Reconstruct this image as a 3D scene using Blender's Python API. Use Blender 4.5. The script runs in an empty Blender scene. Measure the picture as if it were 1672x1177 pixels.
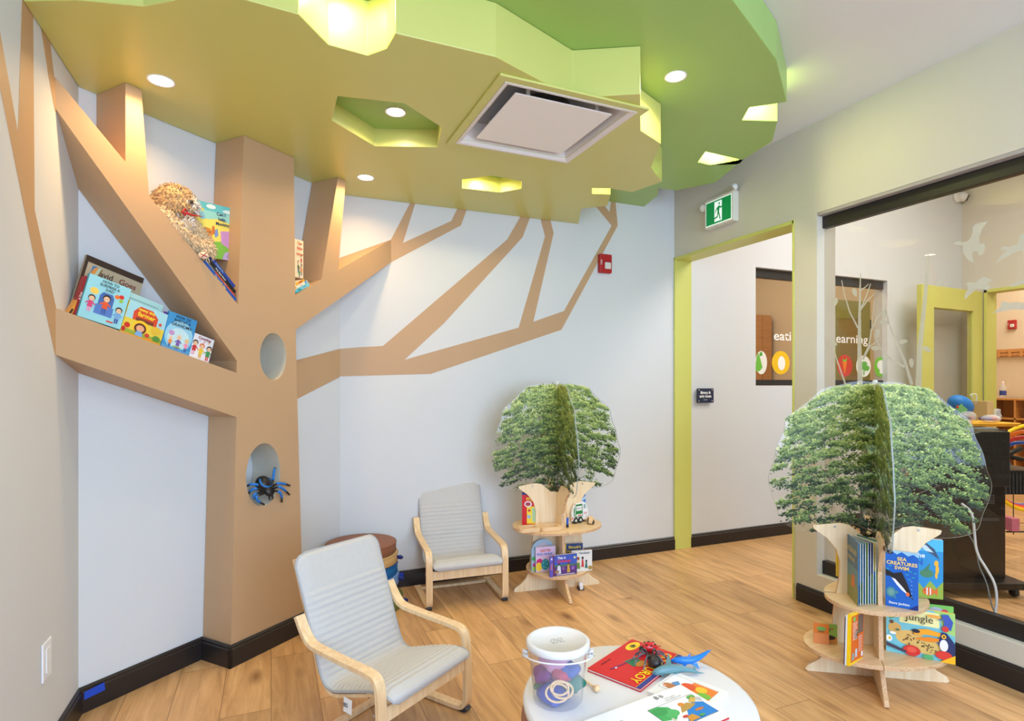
import bpy, math, random
from mathutils import Vector, Matrix
from mathutils.geometry import tessellate_polygon
sc = bpy.context.scene
COL = sc.collection
random.seed(7)
PI = math.pi
V = Vector

# ---------------------------------------------------------------- camera
F_PX, CX, HY, CAM_H, YAW = 937.0, 836.0, 628.0, 1.27, 0.3975
ca, sa = math.cos(YAW), math.sin(YAW)
R_ = V((ca, -sa, 0)); F_ = V((sa, ca, 0)); U_ = V((0, 0, 1))
CAM = V((0, 0, CAM_H))
cd = bpy.data.cameras.new('camera'); cam = bpy.data.objects.new('camera', cd); COL.objects.link(cam)
cd.sensor_width = 36; cd.lens = F_PX / 1672 * 36; cd.shift_y = (HY - 588.5) / 1672; cd.clip_start = 0.05
cam.location = CAM; cam.rotation_euler = (PI / 2, 0, -YAW)
sc.camera = cam

# ---------------------------------------------------------------- world and light
w = bpy.data.worlds.new('world'); sc.world = w; w.use_nodes = True
bg = w.node_tree.nodes['Background']; bg.inputs[0].default_value = (0.86, 0.93, 1.0, 1); bg.inputs[1].default_value = 1.0
sc.view_settings.view_transform = 'Standard'; sc.view_settings.look = 'None'
sc.view_settings.exposure = 0.18; sc.view_settings.gamma = 1.0; sc.view_settings.use_curve_mapping = False

def area(name, loc, size, power, col, target=None, size_y=None, spread=None, parent=None):
    l = bpy.data.lights.new(name, 'AREA'); l.energy = power; l.color = col
    if size_y: l.shape = 'RECTANGLE'; l.size = size; l.size_y = size_y
    else: l.shape = 'DISK'; l.size = size
    if spread: l.spread = spread
    o = bpy.data.objects.new(name, l); COL.objects.link(o); o.location = loc
    if target is not None:
        o.rotation_euler = (V(target) - V(loc)).to_track_quat('-Z', 'Y').to_euler()
    if parent: o.parent = parent
    return o
# daylight through the window wall behind the camera, and an added unseen overhead fill
area('daylight', (1.0, -2.55, 1.5), 3.6, 192, (0.50, 0.71, 1.0), (1.0, 3, 1.35), 2.3)
area('overhead_fill', (0.9, -0.6, 2.70), 1.6, 22, (0.96, 0.97, 1.0), (0.9, -0.6, 0), 1.6)
area('hall_light', (4.6, 1.7, 3.45), 1.8, 84, (1.0, 0.96, 0.92), (4.6, 1.7, 0), 2.0)
area('far_room_light', (8.0, 3.2, 3.45), 1.6, 80, (1.0, 0.96, 0.90), (8.0, 3.2, 0), 1.6)
area('kitchen_light', (4.4, 5.0, 3.45), 1.6, 42, (1.0, 0.88, 0.72), (4.4, 5.0, 0), 1.4)

# ---------------------------------------------------------------- projection helpers (pixels of the photograph to points on real surfaces)
def ray(px, py): return R_ * ((px - CX) / F_PX) + F_ + U_ * ((HY - py) / F_PX)
def onpl(px, py, n, d):
    r = ray(px, py); n = V(n); t = (d - n.dot(CAM)) / n.dot(r); return CAM + r * t
def onz(px, py, z): return onpl(px, py, (0, 0, 1), z)
def atdepth(px, py, Z): return CAM + ray(px, py) * Z
XL, XR, YB, ZC = -0.685, 2.87, 3.60, 2.77
WT = 0.15
H1, H2 = 2.418, 2.61
A0 = V((XL, 2.688, 0)); A1 = V((0.3836, 3.6, 0))           # the diagonal corner wall
CU = V((0.7621, 0.6474, 0)); CN = V((0.6474, -0.7621, 0)); DF = -2.2946; DW = -2.492
def onleft(px, py): return onpl(px, py, (1, 0, 0), XL)
def onback(px, py): return onpl(px, py, (0, 1, 0), YB)
def onright(px, py): return onpl(px, py, (1, 0, 0), XR)
def onfront(px, py): return onpl(px, py, CN, DF)
def ondiag(px, py): return onpl(px, py, CN, DW)

# ---------------------------------------------------------------- materials
def lin(c):
    return tuple(((x / 255) / 12.92 if x / 255 <= 0.04045 else ((x / 255 + 0.055) / 1.055) ** 2.4) for x in c)
_mc = {}
def mat(rgb, rough=0.6, var=0.04, scale=18, bump=0.0, metal=0.0, emit=None, coat=0.0, bscale=250, sheen=0.0):
    k = (tuple(rgb), rough, var, scale, bump, metal, emit, coat, bscale, sheen)
    if k in _mc: return _mc[k]
    m = bpy.data.materials.new('paint_%02x%02x%02x' % tuple(int(x) for x in rgb)); m.use_nodes = True
    nt = m.node_tree; b = nt.nodes['Principled BSDF']; L = nt.links
    c = lin(rgb)
    b.inputs['Roughness'].default_value = rough; b.inputs['Metallic'].default_value = metal
    b.inputs['Coat Weight'].default_value = coat; b.inputs['Sheen Weight'].default_value = sheen
    if var > 0:
        tc = nt.nodes.new('ShaderNodeTexCoord'); n = nt.nodes.new('ShaderNodeTexNoise'); n.inputs['Scale'].default_value = scale; n.inputs['Detail'].default_value = 3
        L.new(tc.outputs['Object'], n.inputs['Vector'])
        r = nt.nodes.new('ShaderNodeMix'); r.data_type = 'RGBA'
        r.inputs[6].default_value = (*[max(0, x * (1 - var)) for x in c], 1); r.inputs[7].default_value = (*[min(1, x * (1 + var)) for x in c], 1)
        L.new(n.outputs['Fac'], r.inputs[0]); L.new(r.outputs[2], b.inputs['Base Color'])
    else: b.inputs['Base Color'].default_value = (*c, 1)
    if bump > 0:
        tc = nt.nodes.new('ShaderNodeTexCoord'); n2 = nt.nodes.new('ShaderNodeTexNoise'); n2.inputs['Scale'].default_value = bscale; n2.inputs['Detail'].default_value = 2
        bp = nt.nodes.new('ShaderNodeBump'); bp.inputs['Strength'].default_value = bump; bp.inputs['Distance'].default_value = 0.002
        L.new(tc.outputs['Object'], n2.inputs['Vector']); L.new(n2.outputs['Fac'], bp.inputs['Height']); L.new(bp.outputs[0], b.inputs['Normal'])
    if emit:
        b.inputs['Emission Color'].default_value = (*lin(emit[:3]), 1); b.inputs['Emission Strength'].default_value = emit[3]
    _mc[k] = m; return m

def glassmat(name, tint=(1, 1, 1), rough=0.0, ior=1.5, op=0.0, opc=(1, 1, 1)):
    m = bpy.data.materials.new(name); m.use_nodes = True; nt = m.node_tree; nt.nodes.clear(); L = nt.links
    o = nt.nodes.new('ShaderNodeOutputMaterial'); tr = nt.nodes.new('ShaderNodeBsdfTransparent'); tr.inputs[0].default_value = (*tint, 1)
    gl = nt.nodes.new('ShaderNodeBsdfGlossy'); gl.inputs['Roughness'].default_value = rough
    fr = nt.nodes.new('ShaderNodeFresnel'); fr.inputs[0].default_value = ior
    ge = nt.nodes.new('ShaderNodeNewGeometry'); inv = nt.nodes.new('ShaderNodeMath'); inv.operation = 'SUBTRACT'; inv.inputs[0].default_value = 1.0
    mu = nt.nodes.new('ShaderNodeMath'); mu.operation = 'MULTIPLY'; L.new(ge.outputs['Backfacing'], inv.inputs[1]); L.new(inv.outputs[0], mu.inputs[0]); L.new(fr.outputs[0], mu.inputs[1])
    mx = nt.nodes.new('ShaderNodeMixShader'); L.new(mu.outputs[0], mx.inputs[0]); L.new(tr.outputs[0], mx.inputs[1]); L.new(gl.outputs[0], mx.inputs[2])
    out = mx
    if op > 0:
        df = nt.nodes.new('ShaderNodeBsdfDiffuse'); df.inputs[0].default_value = (*opc, 1)
        m2 = nt.nodes.new('ShaderNodeMixShader'); m2.inputs[0].default_value = op
        L.new(mx.outputs[0], m2.inputs[1]); L.new(df.outputs[0], m2.inputs[2]); out = m2
    L.new(out.outputs[0], o.inputs[0]); return m
GLASS = glassmat('window_glass', (0.93, 0.92, 0.89))
ACRYL = glassmat('clear_acrylic', (0.985, 0.99, 0.99), 0.02)
FROST = glassmat('frosted_film', (1, 1, 1), 0.4, 1.3, 0.62, lin((214, 211, 196)))
CLEARPL = glassmat('clear_plastic', (0.97, 0.97, 0.98), 0.12, 1.45, 0.14, (0.9, 0.9, 0.95))
BAGPL = glassmat('bag_plastic', (0.97, 0.97, 0.98), 0.2, 1.45, 0.3, (0.9, 0.9, 0.92))

def wood(name, c1, c2, axis='Z', scale=5.0, rough=0.45, stretch=18):
    m = bpy.data.materials.new(name); m.use_nodes = True; nt = m.node_tree; b = nt.nodes['Principled BSDF']; L = nt.links
    tc = nt.nodes.new('ShaderNodeTexCoord'); mp = nt.nodes.new('ShaderNodeMapping')
    s = [stretch] * 3; s['XYZ'.index(axis)] = 1.0; mp.inputs['Scale'].default_value = s
    n = nt.nodes.new('ShaderNodeTexNoise'); n.inputs['Scale'].default_value = scale; n.inputs['Detail'].default_value = 6; n.inputs['Distortion'].default_value = 0.6
    cr = nt.nodes.new('ShaderNodeValToRGB'); cr.color_ramp.elements[0].position = 0.3; cr.color_ramp.elements[1].position = 0.7
    cr.color_ramp.elements[0].color = (*lin(c1), 1); cr.color_ramp.elements[1].color = (*lin(c2), 1)
    L.new(tc.outputs['Object'], mp.inputs[0]); L.new(mp.outputs[0], n.inputs['Vector']); L.new(n.outputs['Fac'], cr.inputs[0]); L.new(cr.outputs[0], b.inputs['Base Color'])
    b.inputs['Roughness'].default_value = rough; return m
BIRCH = wood('birch_plywood', (232, 203, 158), (246, 226, 190), 'Z', 3, 0.42)
BIRCHX = wood('birch_top', (228, 190, 138), (242, 212, 166), 'X', 3, 0.35)
PLYEDGE = wood('ply_edge', (186, 140, 96), (232, 200, 160), 'X', 8, 0.5, 40)
CHAIRW = wood('chair_birch', (226, 190, 142), (243, 216, 174), 'Z', 3, 0.4)
HONEY = wood('honey_oak', (196, 132, 66), (214, 156, 88), 'X', 4, 0.45)
TOYW = wood('toy_wood', (222, 180, 126), (240, 208, 164), 'X', 9, 0.5)

def floor_mat():
    m = bpy.data.materials.new('oak_plank_floor'); m.use_nodes = True; nt = m.node_tree; b = nt.nodes['Principled BSDF']; L = nt.links; N = nt.nodes.new
    tc = N('ShaderNodeTexCoord'); mp = N('ShaderNodeMapping'); mp.inputs['Rotation'].default_value = (0, 0, PI / 2); L.new(tc.outputs['Object'], mp.inputs[0])
    br = N('ShaderNodeTexBrick'); br.offset = 0.37; br.inputs['Color1'].default_value = (0, 0, 0, 1); br.inputs['Color2'].default_value = (1, 1, 1, 1); br.inputs['Mortar'].default_value = (0.5, 0.5, 0.5, 1)
    br.inputs['Scale'].default_value = 1; br.inputs['Mortar Size'].default_value = 0.0016; br.inputs['Brick Width'].default_value = 1.22; br.inputs['Row Height'].default_value = 0.182; br.inputs['Bias'].default_value = 0
    L.new(mp.outputs[0], br.inputs['Vector'])
    # a different stretch of grain on every plank
    ad = N('ShaderNodeVectorMath'); ad.operation = 'MULTIPLY_ADD'; ad.inputs[1].default_value = (7, 13, 5)
    L.new(br.outputs['Color'], ad.inputs[0]); L.new(mp.outputs[0], ad.inputs[2])
    ms = N('ShaderNodeMapping'); ms.inputs['Scale'].default_value = (1.6, 14, 1); L.new(ad.outputs[0], ms.inputs[0])
    n1 = N('ShaderNodeTexNoise'); n1.inputs['Scale'].default_value = 1.6; n1.inputs['Detail'].default_value = 8; n1.inputs['Roughness'].default_value = 0.62; n1.inputs['Distortion'].default_value = .7; L.new(ms.outputs[0], n1.inputs['Vector'])
    cr = N('ShaderNodeValToRGB'); e = cr.color_ramp.elements; e[0].position = 0.30; e[0].color = (*lin((178, 134, 88)), 1); e[1].position = 0.70; e[1].color = (*lin((224, 180, 126)), 1)
    x = cr.color_ramp.elements.new(0.5); x.color = (*lin((206, 160, 108)), 1)
    L.new(n1.outputs['Fac'], cr.inputs[0])
    # knots
    mk = N('ShaderNodeMapping'); mk.inputs['Scale'].default_value = (2.0, 5.0, 1); L.new(ad.outputs[0], mk.inputs[0])
    vo = N('ShaderNodeTexVoronoi'); vo.inputs['Scale'].default_value = 0.9; L.new(mk.outputs[0], vo.inputs['Vector'])
    kr = N('ShaderNodeValToRGB'); kr.color_ramp.elements[0].position = 0.02; kr.color_ramp.elements[0].color = (0.38, 0.30, 0.24, 1); kr.color_ramp.elements[1].position = 0.17; kr.color_ramp.elements[1].color = (1, 1, 1, 1)
    L.new(vo.outputs['Distance'], kr.inputs[0])
    m1 = N('ShaderNodeMix'); m1.data_type = 'RGBA'; m1.blend_type = 'MULTIPLY'; m1.inputs[0].default_value = 1; L.new(cr.outputs[0], m1.inputs[6]); L.new(kr.outputs[0], m1.inputs[7])
    # plank to plank tone
    pr = N('ShaderNodeMapRange'); pr.inputs['To Min'].default_value = 0.86; pr.inputs['To Max'].default_value = 1.10; L.new(br.outputs['Color'], pr.inputs['Value'])
    vm = N('ShaderNodeVectorMath'); vm.operation = 'SCALE'; L.new(m1.outputs[2], vm.inputs[0]); L.new(pr.outputs[0], vm.inputs['Scale'])
    m2 = N('ShaderNodeMix'); m2.data_type = 'RGBA'; m2.inputs[7].default_value = (*lin((150, 112, 70)), 1); L.new(br.outputs['Fac'], m2.inputs[0]); L.new(vm.outputs[0], m2.inputs[6])
    L.new(m2.outputs[2], b.inputs['Base Color']); b.inputs['Roughness'].default_value = 0.42
    bp = N('ShaderNodeBump'); bp.inputs['Strength'].default_value = 0.12; bp.inputs['Distance'].default_value = 0.002; L.new(n1.outputs['Fac'], bp.inputs['Height']); L.new(bp.outputs[0], b.inputs['Normal'])
    return m

WALLP = mat((216, 219, 221), 0.75, 0.015, 3, 0.15, bscale=120)
WALLG = mat((212, 206, 190), 0.75, 0.015, 3, 0.15, bscale=120)
WARMW = mat((224, 206, 178), 0.75, 0.015, 3)
CEILP = mat((226, 226, 226), 0.85, 0.01, 3)
BROWN = mat((192, 157, 119), 0.55, 0.02, 6, 0.1)
OLIVE = mat((207, 207, 118), 0.34, 0.015, 4)
LEAFG = mat((158, 194, 108), 0.38, 0.015, 4)
LIME = mat((208, 210, 112), 0.45, 0.02, 6)
BLACKW = mat((36, 32, 32), 0.38, 0.10, 30, 0.1)
BLACK = mat((22, 22, 24), 0.4, 0.05)
BLKGL = mat((26, 26, 28), 0.22, 0.05)
WHITE = mat((238, 238, 238), 0.45, 0.01)
WHITEP = mat((240, 240, 242), 0.3, 0.01)
PAGES = mat((238, 234, 224), 0.7, 0.03, 300)
CHROME = mat((190, 190, 195), 0.25, 0, metal=1.0)

# ---------------------------------------------------------------- mesh helpers
class MB:
    def __init__(s): s.v = []; s.f = []; s.m = []
    def add(s, vs, fs, mi=0):
        o = len(s.v); s.v += [tuple(p) for p in vs]; s.f += [tuple(i + o for i in f) for f in fs]; s.m += [mi] * len(fs); return s
    def box(s, a, b, mi=0, M=None):
        x0, y0, z0 = a; x1, y1, z1 = b
        vs = [V(p) for p in ((x0,y0,z0),(x1,y0,z0),(x1,y1,z0),(x0,y1,z0),(x0,y0,z1),(x1,y0,z1),(x1,y1,z1),(x0,y1,z1))]
        if M: vs = [M @ p for p in vs]
        return s.add(vs, [(0,3,2,1),(4,5,6,7),(0,1,5,4),(1,2,6,5),(2,3,7,6),(3,0,4,7)], mi)
    def prism(s, poly, vec, holes=(), mi=0, side_mi=None, bot=True, top=True):
        """poly: list of 3D points; extruded by vec"""
        loops = [[V(p) for p in poly]] + [[V(p) for p in h] for h in holes]
        allp = [p for l in loops for p in l]; n = len(allp); vec = V(vec)
        tr = tessellate_polygon(loops)
        o = len(s.v); s.v += [tuple(p) for p in allp] + [tuple(p + vec) for p in allp]
        side_mi = mi if side_mi is None else side_mi
        nrm = None
        for t in tr:
            a, b, c = [allp[i] for i in t]; nn = (b - a).cross(c - a)
            if nn.length < 1e-12: continue
            flip = nn.dot(vec) > 0
            t = tuple(t)[::-1] if flip else tuple(t)
            if bot: s.f.append(tuple(i + o for i in t)); s.m.append(mi)
            if top: s.f.append(tuple(i + o + n for i in t[::-1])); s.m.append(mi)
        k = 0
        for li, l in enumerate(loops):
            # orientation
            ar = V((0, 0, 0))
            for i in range(len(l)): ar += l[i].cross(l[(i + 1) % len(l)])
            ccw = ar.dot(vec) > 0
            if li > 0: ccw = not ccw
            for i in range(len(l)):
                a = o + k + i; b = o + k + (i + 1) % len(l)
                f = (a, b, b + n, a + n) if ccw else (b, a, a + n, b + n)
                s.f.append(f); s.m.append(side_mi)
            k += len(l)
        return s
    def grid(s, pts, mi=0, cu=False, cv=False):
        """pts[i][j]"""
        ni = len(pts); nj = len(pts[0]); fs = []
        for i in range(ni if cu else ni - 1):
            for j in range(nj if cv else nj - 1):
                a = i * nj + j; b = i * nj + (j + 1) % nj; c = ((i + 1) % ni) * nj + (j + 1) % nj; d = ((i + 1) % ni) * nj + j
                fs.append((a, b, c, d))
        return s.add([p for r in pts for p in r], fs, mi)
    def tube(s, path, r, n=8, mi=0, closed=False, flat=1.0, cap=True):
        path = [V(p) for p in path]; rr = list(r) if isinstance(r, (list, tuple)) else [r] * len(path); rows = []
        if len(rr) != len(path):
            m_ = len(rr) - 1; N_ = max(1, len(path) - 1); src = rr; rr = []
            for i in range(len(path)):
                x = m_ * i / N_; k = min(int(x), m_ - 1) if m_ > 0 else 0; f = x - k; rr.append(src[k] * (1 - f) + src[min(k + 1, m_)] * f)
        up = None
        for i, p in enumerate(path):
            if closed: t = (path[(i + 1) % len(path)] - path[i - 1]).normalized()
            else: t = (path[min(i + 1, len(path) - 1)] - path[max(i - 1, 0)]).normalized()
            if up is None:
                up = V((0, 0, 1)) if abs(t.z) < 0.9 else V((1, 0, 0))
            a = t.cross(up).normalized(); b = a.cross(t).normalized(); up = b
            rows.append([p + (a * math.cos(2 * PI * k / n) + b * math.sin(2 * PI * k / n) * flat) * rr[i] for k in range(n)])
        s.grid(rows, mi, cu=closed, cv=True)
        if not closed and cap:
            o = len(s.v); s.v += [tuple(path[0]), tuple(path[-1])]
            base = o - len(rows) * n
            for k in range(n):
                s.f.append((o, base + (k + 1) % n, base + k)); s.m.append(mi)
                e = base + (len(rows) - 1) * n
                s.f.append((o + 1, e + k, e + (k + 1) % n)); s.m.append(mi)
        return s
    def lathe(s, prof, c=(0, 0, 0), n=32, mi=0, M=None):
        rows = []
        for r, z in prof:
            row = [V((c[0] + r * math.cos(2 * PI * k / n), c[1] + r * math.sin(2 * PI * k / n), c[2] + z)) for k in range(n)]
            if M: row = [M @ p for p in row]
            rows.append(row)
        return s.grid(rows, mi, cv=True)
    def ell(s, c, r, mi=0, nu=14, nv=10, M=None):
        c = V(c); rows = []
        for i in range(nv + 1):
            th = PI * i / nv; st = max(math.sin(th), 1e-4)
            row = [V((r[0] * st * math.cos(2 * PI * k / nu), r[1] * st * math.sin(2 * PI * k / nu), -r[2] * math.cos(th))) for k in range(nu)]
            if M: row = [M @ p for p in row]
            rows.append([c + p for p in row])
        return s.grid(rows, mi, cv=True)
    def build(s, name, mats, parent=None, smooth=False, bevel=0, seg=2, label=None, kind=None):
        me = bpy.data.meshes.new(name); me.from_pydata(s.v, [], s.f); me.validate()
        if not isinstance(mats, (list, tuple)): mats = [mats]
        for m in mats: me.materials.append(m)
        if len(mats) > 1 and len(me.polygons) == len(s.m): me.polygons.foreach_set('material_index', s.m)
        if smooth: me.polygons.foreach_set('use_smooth', [True] * len(me.polygons))
        me.update()
        o = bpy.data.objects.new(name, me); COL.objects.link(o)
        if parent: o.parent = parent
        if bevel:
            b = o.modifiers.new('bevel', 'BEVEL'); b.width = bevel; b.segments = seg; b.limit_method = 'ANGLE'; b.angle_limit = 0.7
        if label: o['label'] = label
        if kind: o['kind'] = kind
        return o

def tag(o, label, cat, group=None):
    o['label'] = label; o['category'] = cat
    if group: o['group'] = group
    return o
def thing(name, label, cat, M=None, loc=None, rz=0, group=None):
    o = bpy.data.objects.new(name, None); COL.objects.link(o); o.empty_display_size = 0.05
    if M is None: M = Matrix.Translation(V(loc or (0, 0, 0))) @ Matrix.Rotation(rz, 4, 'Z')
    o.matrix_world = M
    return tag(o, label, cat, group)
def struct(o): o['kind'] = 'structure'; return o
def origin(o, p):
    """move a mesh object's origin to p without moving the mesh"""
    p = V(p)
    for v in o.data.vertices: v.co -= p
    o.location = o.location + p
    return o
def text(s, size, m, parent, M, name='title', align='CENTER', off=0.0, space=1.0, ext=0.0, xs=1.0):
    c = bpy.data.curves.new('t', 'FONT'); c.body = s; c.size = size; c.align_x = align; c.align_y = 'CENTER'; c.offset = off; c.space_character = space; c.resolution_u = 3; c.extrude = ext
    t = bpy.data.objects.new('t', c); COL.objects.link(t); bpy.context.view_layer.update()
    me = bpy.data.meshes.new_from_object(t.evaluated_get(bpy.context.evaluated_depsgraph_get())); me.name = name
    bpy.data.objects.remove(t); bpy.data.curves.remove(c)
    me.materials.clear(); me.materials.append(m)
    me.transform(M @ Matrix.Scale(xs, 4, (1, 0, 0)))
    o = bpy.data.objects.new(name, me); COL.objects.link(o); o.parent = parent
    return o
def smooth_path(pts, it=2):
    pts = [V(p) for p in pts]
    for _ in range(it):
        q = [pts[0]]
        for a, b in zip(pts[:-1], pts[1:]): q += [a * 0.75 + b * 0.25, a * 0.25 + b * 0.75]
        q.append(pts[-1]); pts = q
    return pts
def smooth_loop(pts, it=2):
    for _ in range(it):
        q = []
        for i in range(len(pts)):
            a, b = V(pts[i]), V(pts[(i + 1) % len(pts)]); q += [a * 0.75 + b * 0.25, a * 0.25 + b * 0.75]
        pts = q
    return pts
def frame3(o, x, y):
    """matrix with origin o, x axis along x, y made perpendicular"""
    x = V(x).normalized(); y = V(y); y = (y - x * y.dot(x)).normalized(); z = x.cross(y)
    M = Matrix((x, y, z)).transposed().to_4x4(); M.translation = o; return M

# ================================================================ THE SETTING
b = MB(); b.box((XL - .2, -2.7, -.06), (10.2, 6.6, 0)); struct(b.build('floor', floor_mat()))
ZH = 3.5
b = MB(); b.box((XL - .2, -2.7, ZC), (XR + .002, YB + .02, ZC + .08)); struct(b.build('ceiling', CEILP))
b = MB(); b.box((XR + .01, -2.7, ZH), (10.2, 6.6, ZH + .08)); struct(b.build('ceiling_hall', CEILP))
b = MB(); b.box((XR + .01, -2.7, 0), (HX_ := 6.46, -2.6, ZH)); struct(b.build('wall_hall_rear', WALLG))
b = MB(); b.box((XL - .15, -2.7, 0), (XL, 2.9, ZC)); wl = struct(b.build('wall_left', WALLP))
# diagonal corner wall
b = MB(); b.prism([A0, A1, A1 - CN * .12 + CU * .2, A0 - CN * .12 - CU * .2], (0, 0, ZC)); wd = struct(b.build('wall_corner', WALLP))
# back wall, running on through the hall, with the kitchen window
WX0, WX1, WZ0, WZ1 = 3.70, 5.33, 1.262, 2.245
def rect_xz(x0, x1, z0, z1, y): return [(x0, y, z0), (x1, y, z0), (x1, y, z1), (x0, y, z1)]
b = MB(); b.prism(rect_xz(.30, 6.6, 0, ZH, YB), (0, .13, 0), [rect_xz(WX0, WX1, WZ0, WZ1, YB)]); wb = struct(b.build('wall_back', WALLP))
# right wall with the doorway in its far corner and the long window
DY0, DZ = 2.495, 2.25
GY1, GZ0, GZ1 = 2.345, 0.188, 2.25
def yz(y, z): return V((XR, y, z))
b = MB()
b.prism([yz(-2.7, 0), yz(DY0, 0), yz(DY0, DZ), yz(YB, DZ), yz(YB, ZH), yz(-2.7, ZH)], (WT, 0, 0), [[yz(-1.6, GZ0), yz(GY1, GZ0), yz(GY1, GZ1), yz(-1.6, GZ1)]])
wr = struct(b.build('wall_right', WALLG))
# rear wall with the daylight windows
def xz(x, z, y=-2.4): return V((x, y, z))
b = MB(); b.prism([xz(XL, 0), xz(XR, 0), xz(XR, ZC), xz(XL, ZC)], (0, -.12, 0), [[xz(-.45, .5), xz(2.6, .5), xz(2.6, 2.6), xz(-.45, 2.6)]]); struct(b.build('wall_rear', WALLP))
# hall end wall with doorway and the warm room beyond
HX = 6.46
b = MB()
b.prism([(HX, -2.7, 0), (HX, 2.35, 0), (HX, 2.35, 2.2), (HX, 3.39, 2.2), (HX, 3.39, 0), (HX, YB, 0), (HX, YB, ZH), (HX, -2.7, ZH)], (.13, 0, 0)); struct(b.build('wall_hall', WALLG))
b = MB(); b.box((9.0, 0.5, 0), (9.12, 6.5, ZH)); struct(b.build('wall_far_room', WARMW))
b = MB(); b.box((6.6, 5.6, 0), (9.0, 5.72, ZH)); struct(b.build('wall_far_room_side', WARMW))
b = MB(); b.box((6.6, 0.4, 0), (9.0, 0.5, ZH)); struct(b.build('wall_far_room_near', WARMW))
b = MB(); b.box((3.0, 6.3, 0), (6.6, 6.42, ZH)); struct(b.build('wall_kitchen', WARMW))
b = MB(); b.box((2.9, YB + .13, 0), (3.0, 6.4, ZH)); struct(b.build('wall_kitchen_left', WARMW))
b = MB(); b.box((6.46, YB + .13, 0), (6.6, 6.4, ZH)); struct(b.build('wall_kitchen_right', WARMW))

# baseboards (moulded profile)
def baseboard(name, a, bb, n, h=.10, t=.014, parent=None):
    a, bb, n = V(a), V(bb), V(n).normalized()
    pr = [(0.0005, 0), (t, 0), (t, h * .80), (t * .75, h * .84), (t * .75, h * .93), (t * .35, h), (0.0005, h)]
    q = MB(); q.prism([a + n * x + U_ * z for x, z in pr], bb - a); return struct(q.build(name, BLACKW))
baseboard('baseboard_left', (XL, -2.4, 0), (XL, 2.688, 0), (1, 0, 0))
T0 = onfront(376.5, 1087); T1 = onfront(496, 1026.5); T0.z = T1.z = 0
Tb0 = T0 - CN * .197; Tb1 = T1 - CN * .197
baseboard('baseboard_corner', A0, Tb0, CN); baseboard('baseboard_corner', Tb1, A1, CN)
baseboard('baseboard_back', A1, (XR - .002, YB, 0), (0, -1, 0)); baseboard('baseboard_hall', (XR + WT, YB, 0), (HX, YB, 0), (0, -1, 0))
baseboard('baseboard_right', (XR, DY0 - .02, 0), (XR, -2.4, 0), (-1, 0, 0))

# lime doorway lining
b = MB()
e = .006
b.box((XR - e, YB - .014, 0), (XR + WT + e, YB - .0005, DZ - .001)); b.box((XR - e, DY0 + .0005, 0), (XR + WT + e, DY0 + .014, DZ - .001)); b.box((XR - e, DY0, DZ - .022), (XR + WT + e, YB - .001, DZ - .0005))
b.box((XR + .06, YB - .026, 0), (XR + .10, YB - .014, DZ - .02)) if False else None
struct(b.build('door_1', LIME, bevel=.002))
b = MB(); b.box((HX - .02, 2.34, 0), (HX + .14, 2.37, 2.2)); b.box((HX - .02, 3.37, 0), (HX + .14, 3.395, 2.2)); b.box((HX - .02, 2.34, 2.17), (HX + .14, 3.395, 2.20)); struct(b.build('door_2', LIME))

# long glazed window of the right wall: frame, pane, frosted film
GX = XR + .055
b = MB(); b.box((GX - .012, -1.59, GZ1 - .085), (GX + .03, GY1 - .001, GZ1 - .018)); b.box((GX - .012, -1.59, GZ0 + .001), (GX + .03, GY1 - .001, GZ0 + .075))
wf = struct(b.build('window_1', BLACKW, bevel=.003))
b = MB(); b.box((GX + .004, -1.59, GZ0 + .03), (GX + .014, GY1 - .002, GZ1 - .03)); pane = b.build('pane', GLASS, wf)
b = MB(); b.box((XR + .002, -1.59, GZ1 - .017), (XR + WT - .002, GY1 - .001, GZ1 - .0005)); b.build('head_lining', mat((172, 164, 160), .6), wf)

# kitchen window in the back wall
b = MB(); KY = YB + .05
b.box((WX0 + .001, KY - .012, WZ1 - .075), (WX1 - .001, KY + .03, WZ1 - .002)); b.box((WX0 + .001, KY - .012, WZ0 + .002), (WX1 - .001, KY + .03, WZ0 + .05))
wk = struct(b.build('window_2', BLACKW, bevel=.002))
b = MB(); b.box((WX0 + .001, KY, WZ0 + .02), (WX1 - .001, KY + .008, WZ1 - .02)); b.build('pane', GLASS, wk)

# brown branches painted on the walls
def conv(pts, ox, oy, s): return [(ox + x / s, oy + y / s) for x, y in pts]
def mural(name, polys, fn, off, parent, vec):
    q = MB()
    for p in polys: q.prism([fn(x, y) + off for x, y in p], vec)
    return q.build(name, BROWN, parent)
P1 = conv([(285,268),(400,48),(410,20),(445,20),(432,50),(360,282),(650,150),(683,83),(700,60),(760,60),(740,92),(708,177),(285,400)], 560, 320, 3.678)
P2 = conv([(-18,917),(100,908),(240,900),(985,262),(1060,133),(1075,100),(1135,100),(1120,137),(1078,248),(610,760),(370,983),(1055,790),(1213,243),(1190,150),(1180,110),(1240,110),(1248,155),(1265,222),(1143,755),(1327,690),(1613,178),(1500,40),(1550,30),(1600,97),(1612,20),(1635,20),(1650,178),(1312,803),(528,1068),(-18,1083)], 560, 320, 3.678)
mural('painted_branch', [P1, P2], onback, V((0, -.0012, 0)), wb, (0, .001, 0))
mural('painted_branch', [[(430,602),(555,569.5),(555,615),(430,680)]], ondiag, CN * .0012, wd, -CN * .001)
mural('painted_branch', [[(-15,-27),(0,56),(28.9,217.5),(35,11),(36,-10),(58,-10),(53.5,34),(56,343),(91.2,503),(95,506),(95,579),(89.7,580.7),(51,400),(0,146),(-15,75)],
      [(60,10),(68.2,57.4),(79,125.6),(89.7,182),(92,183),(92,131),(88,125.6),(82.5,80),(76,20)]], onleft, V((.0012, 0, 0)), wl, (-.001, 0, 0))

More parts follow.
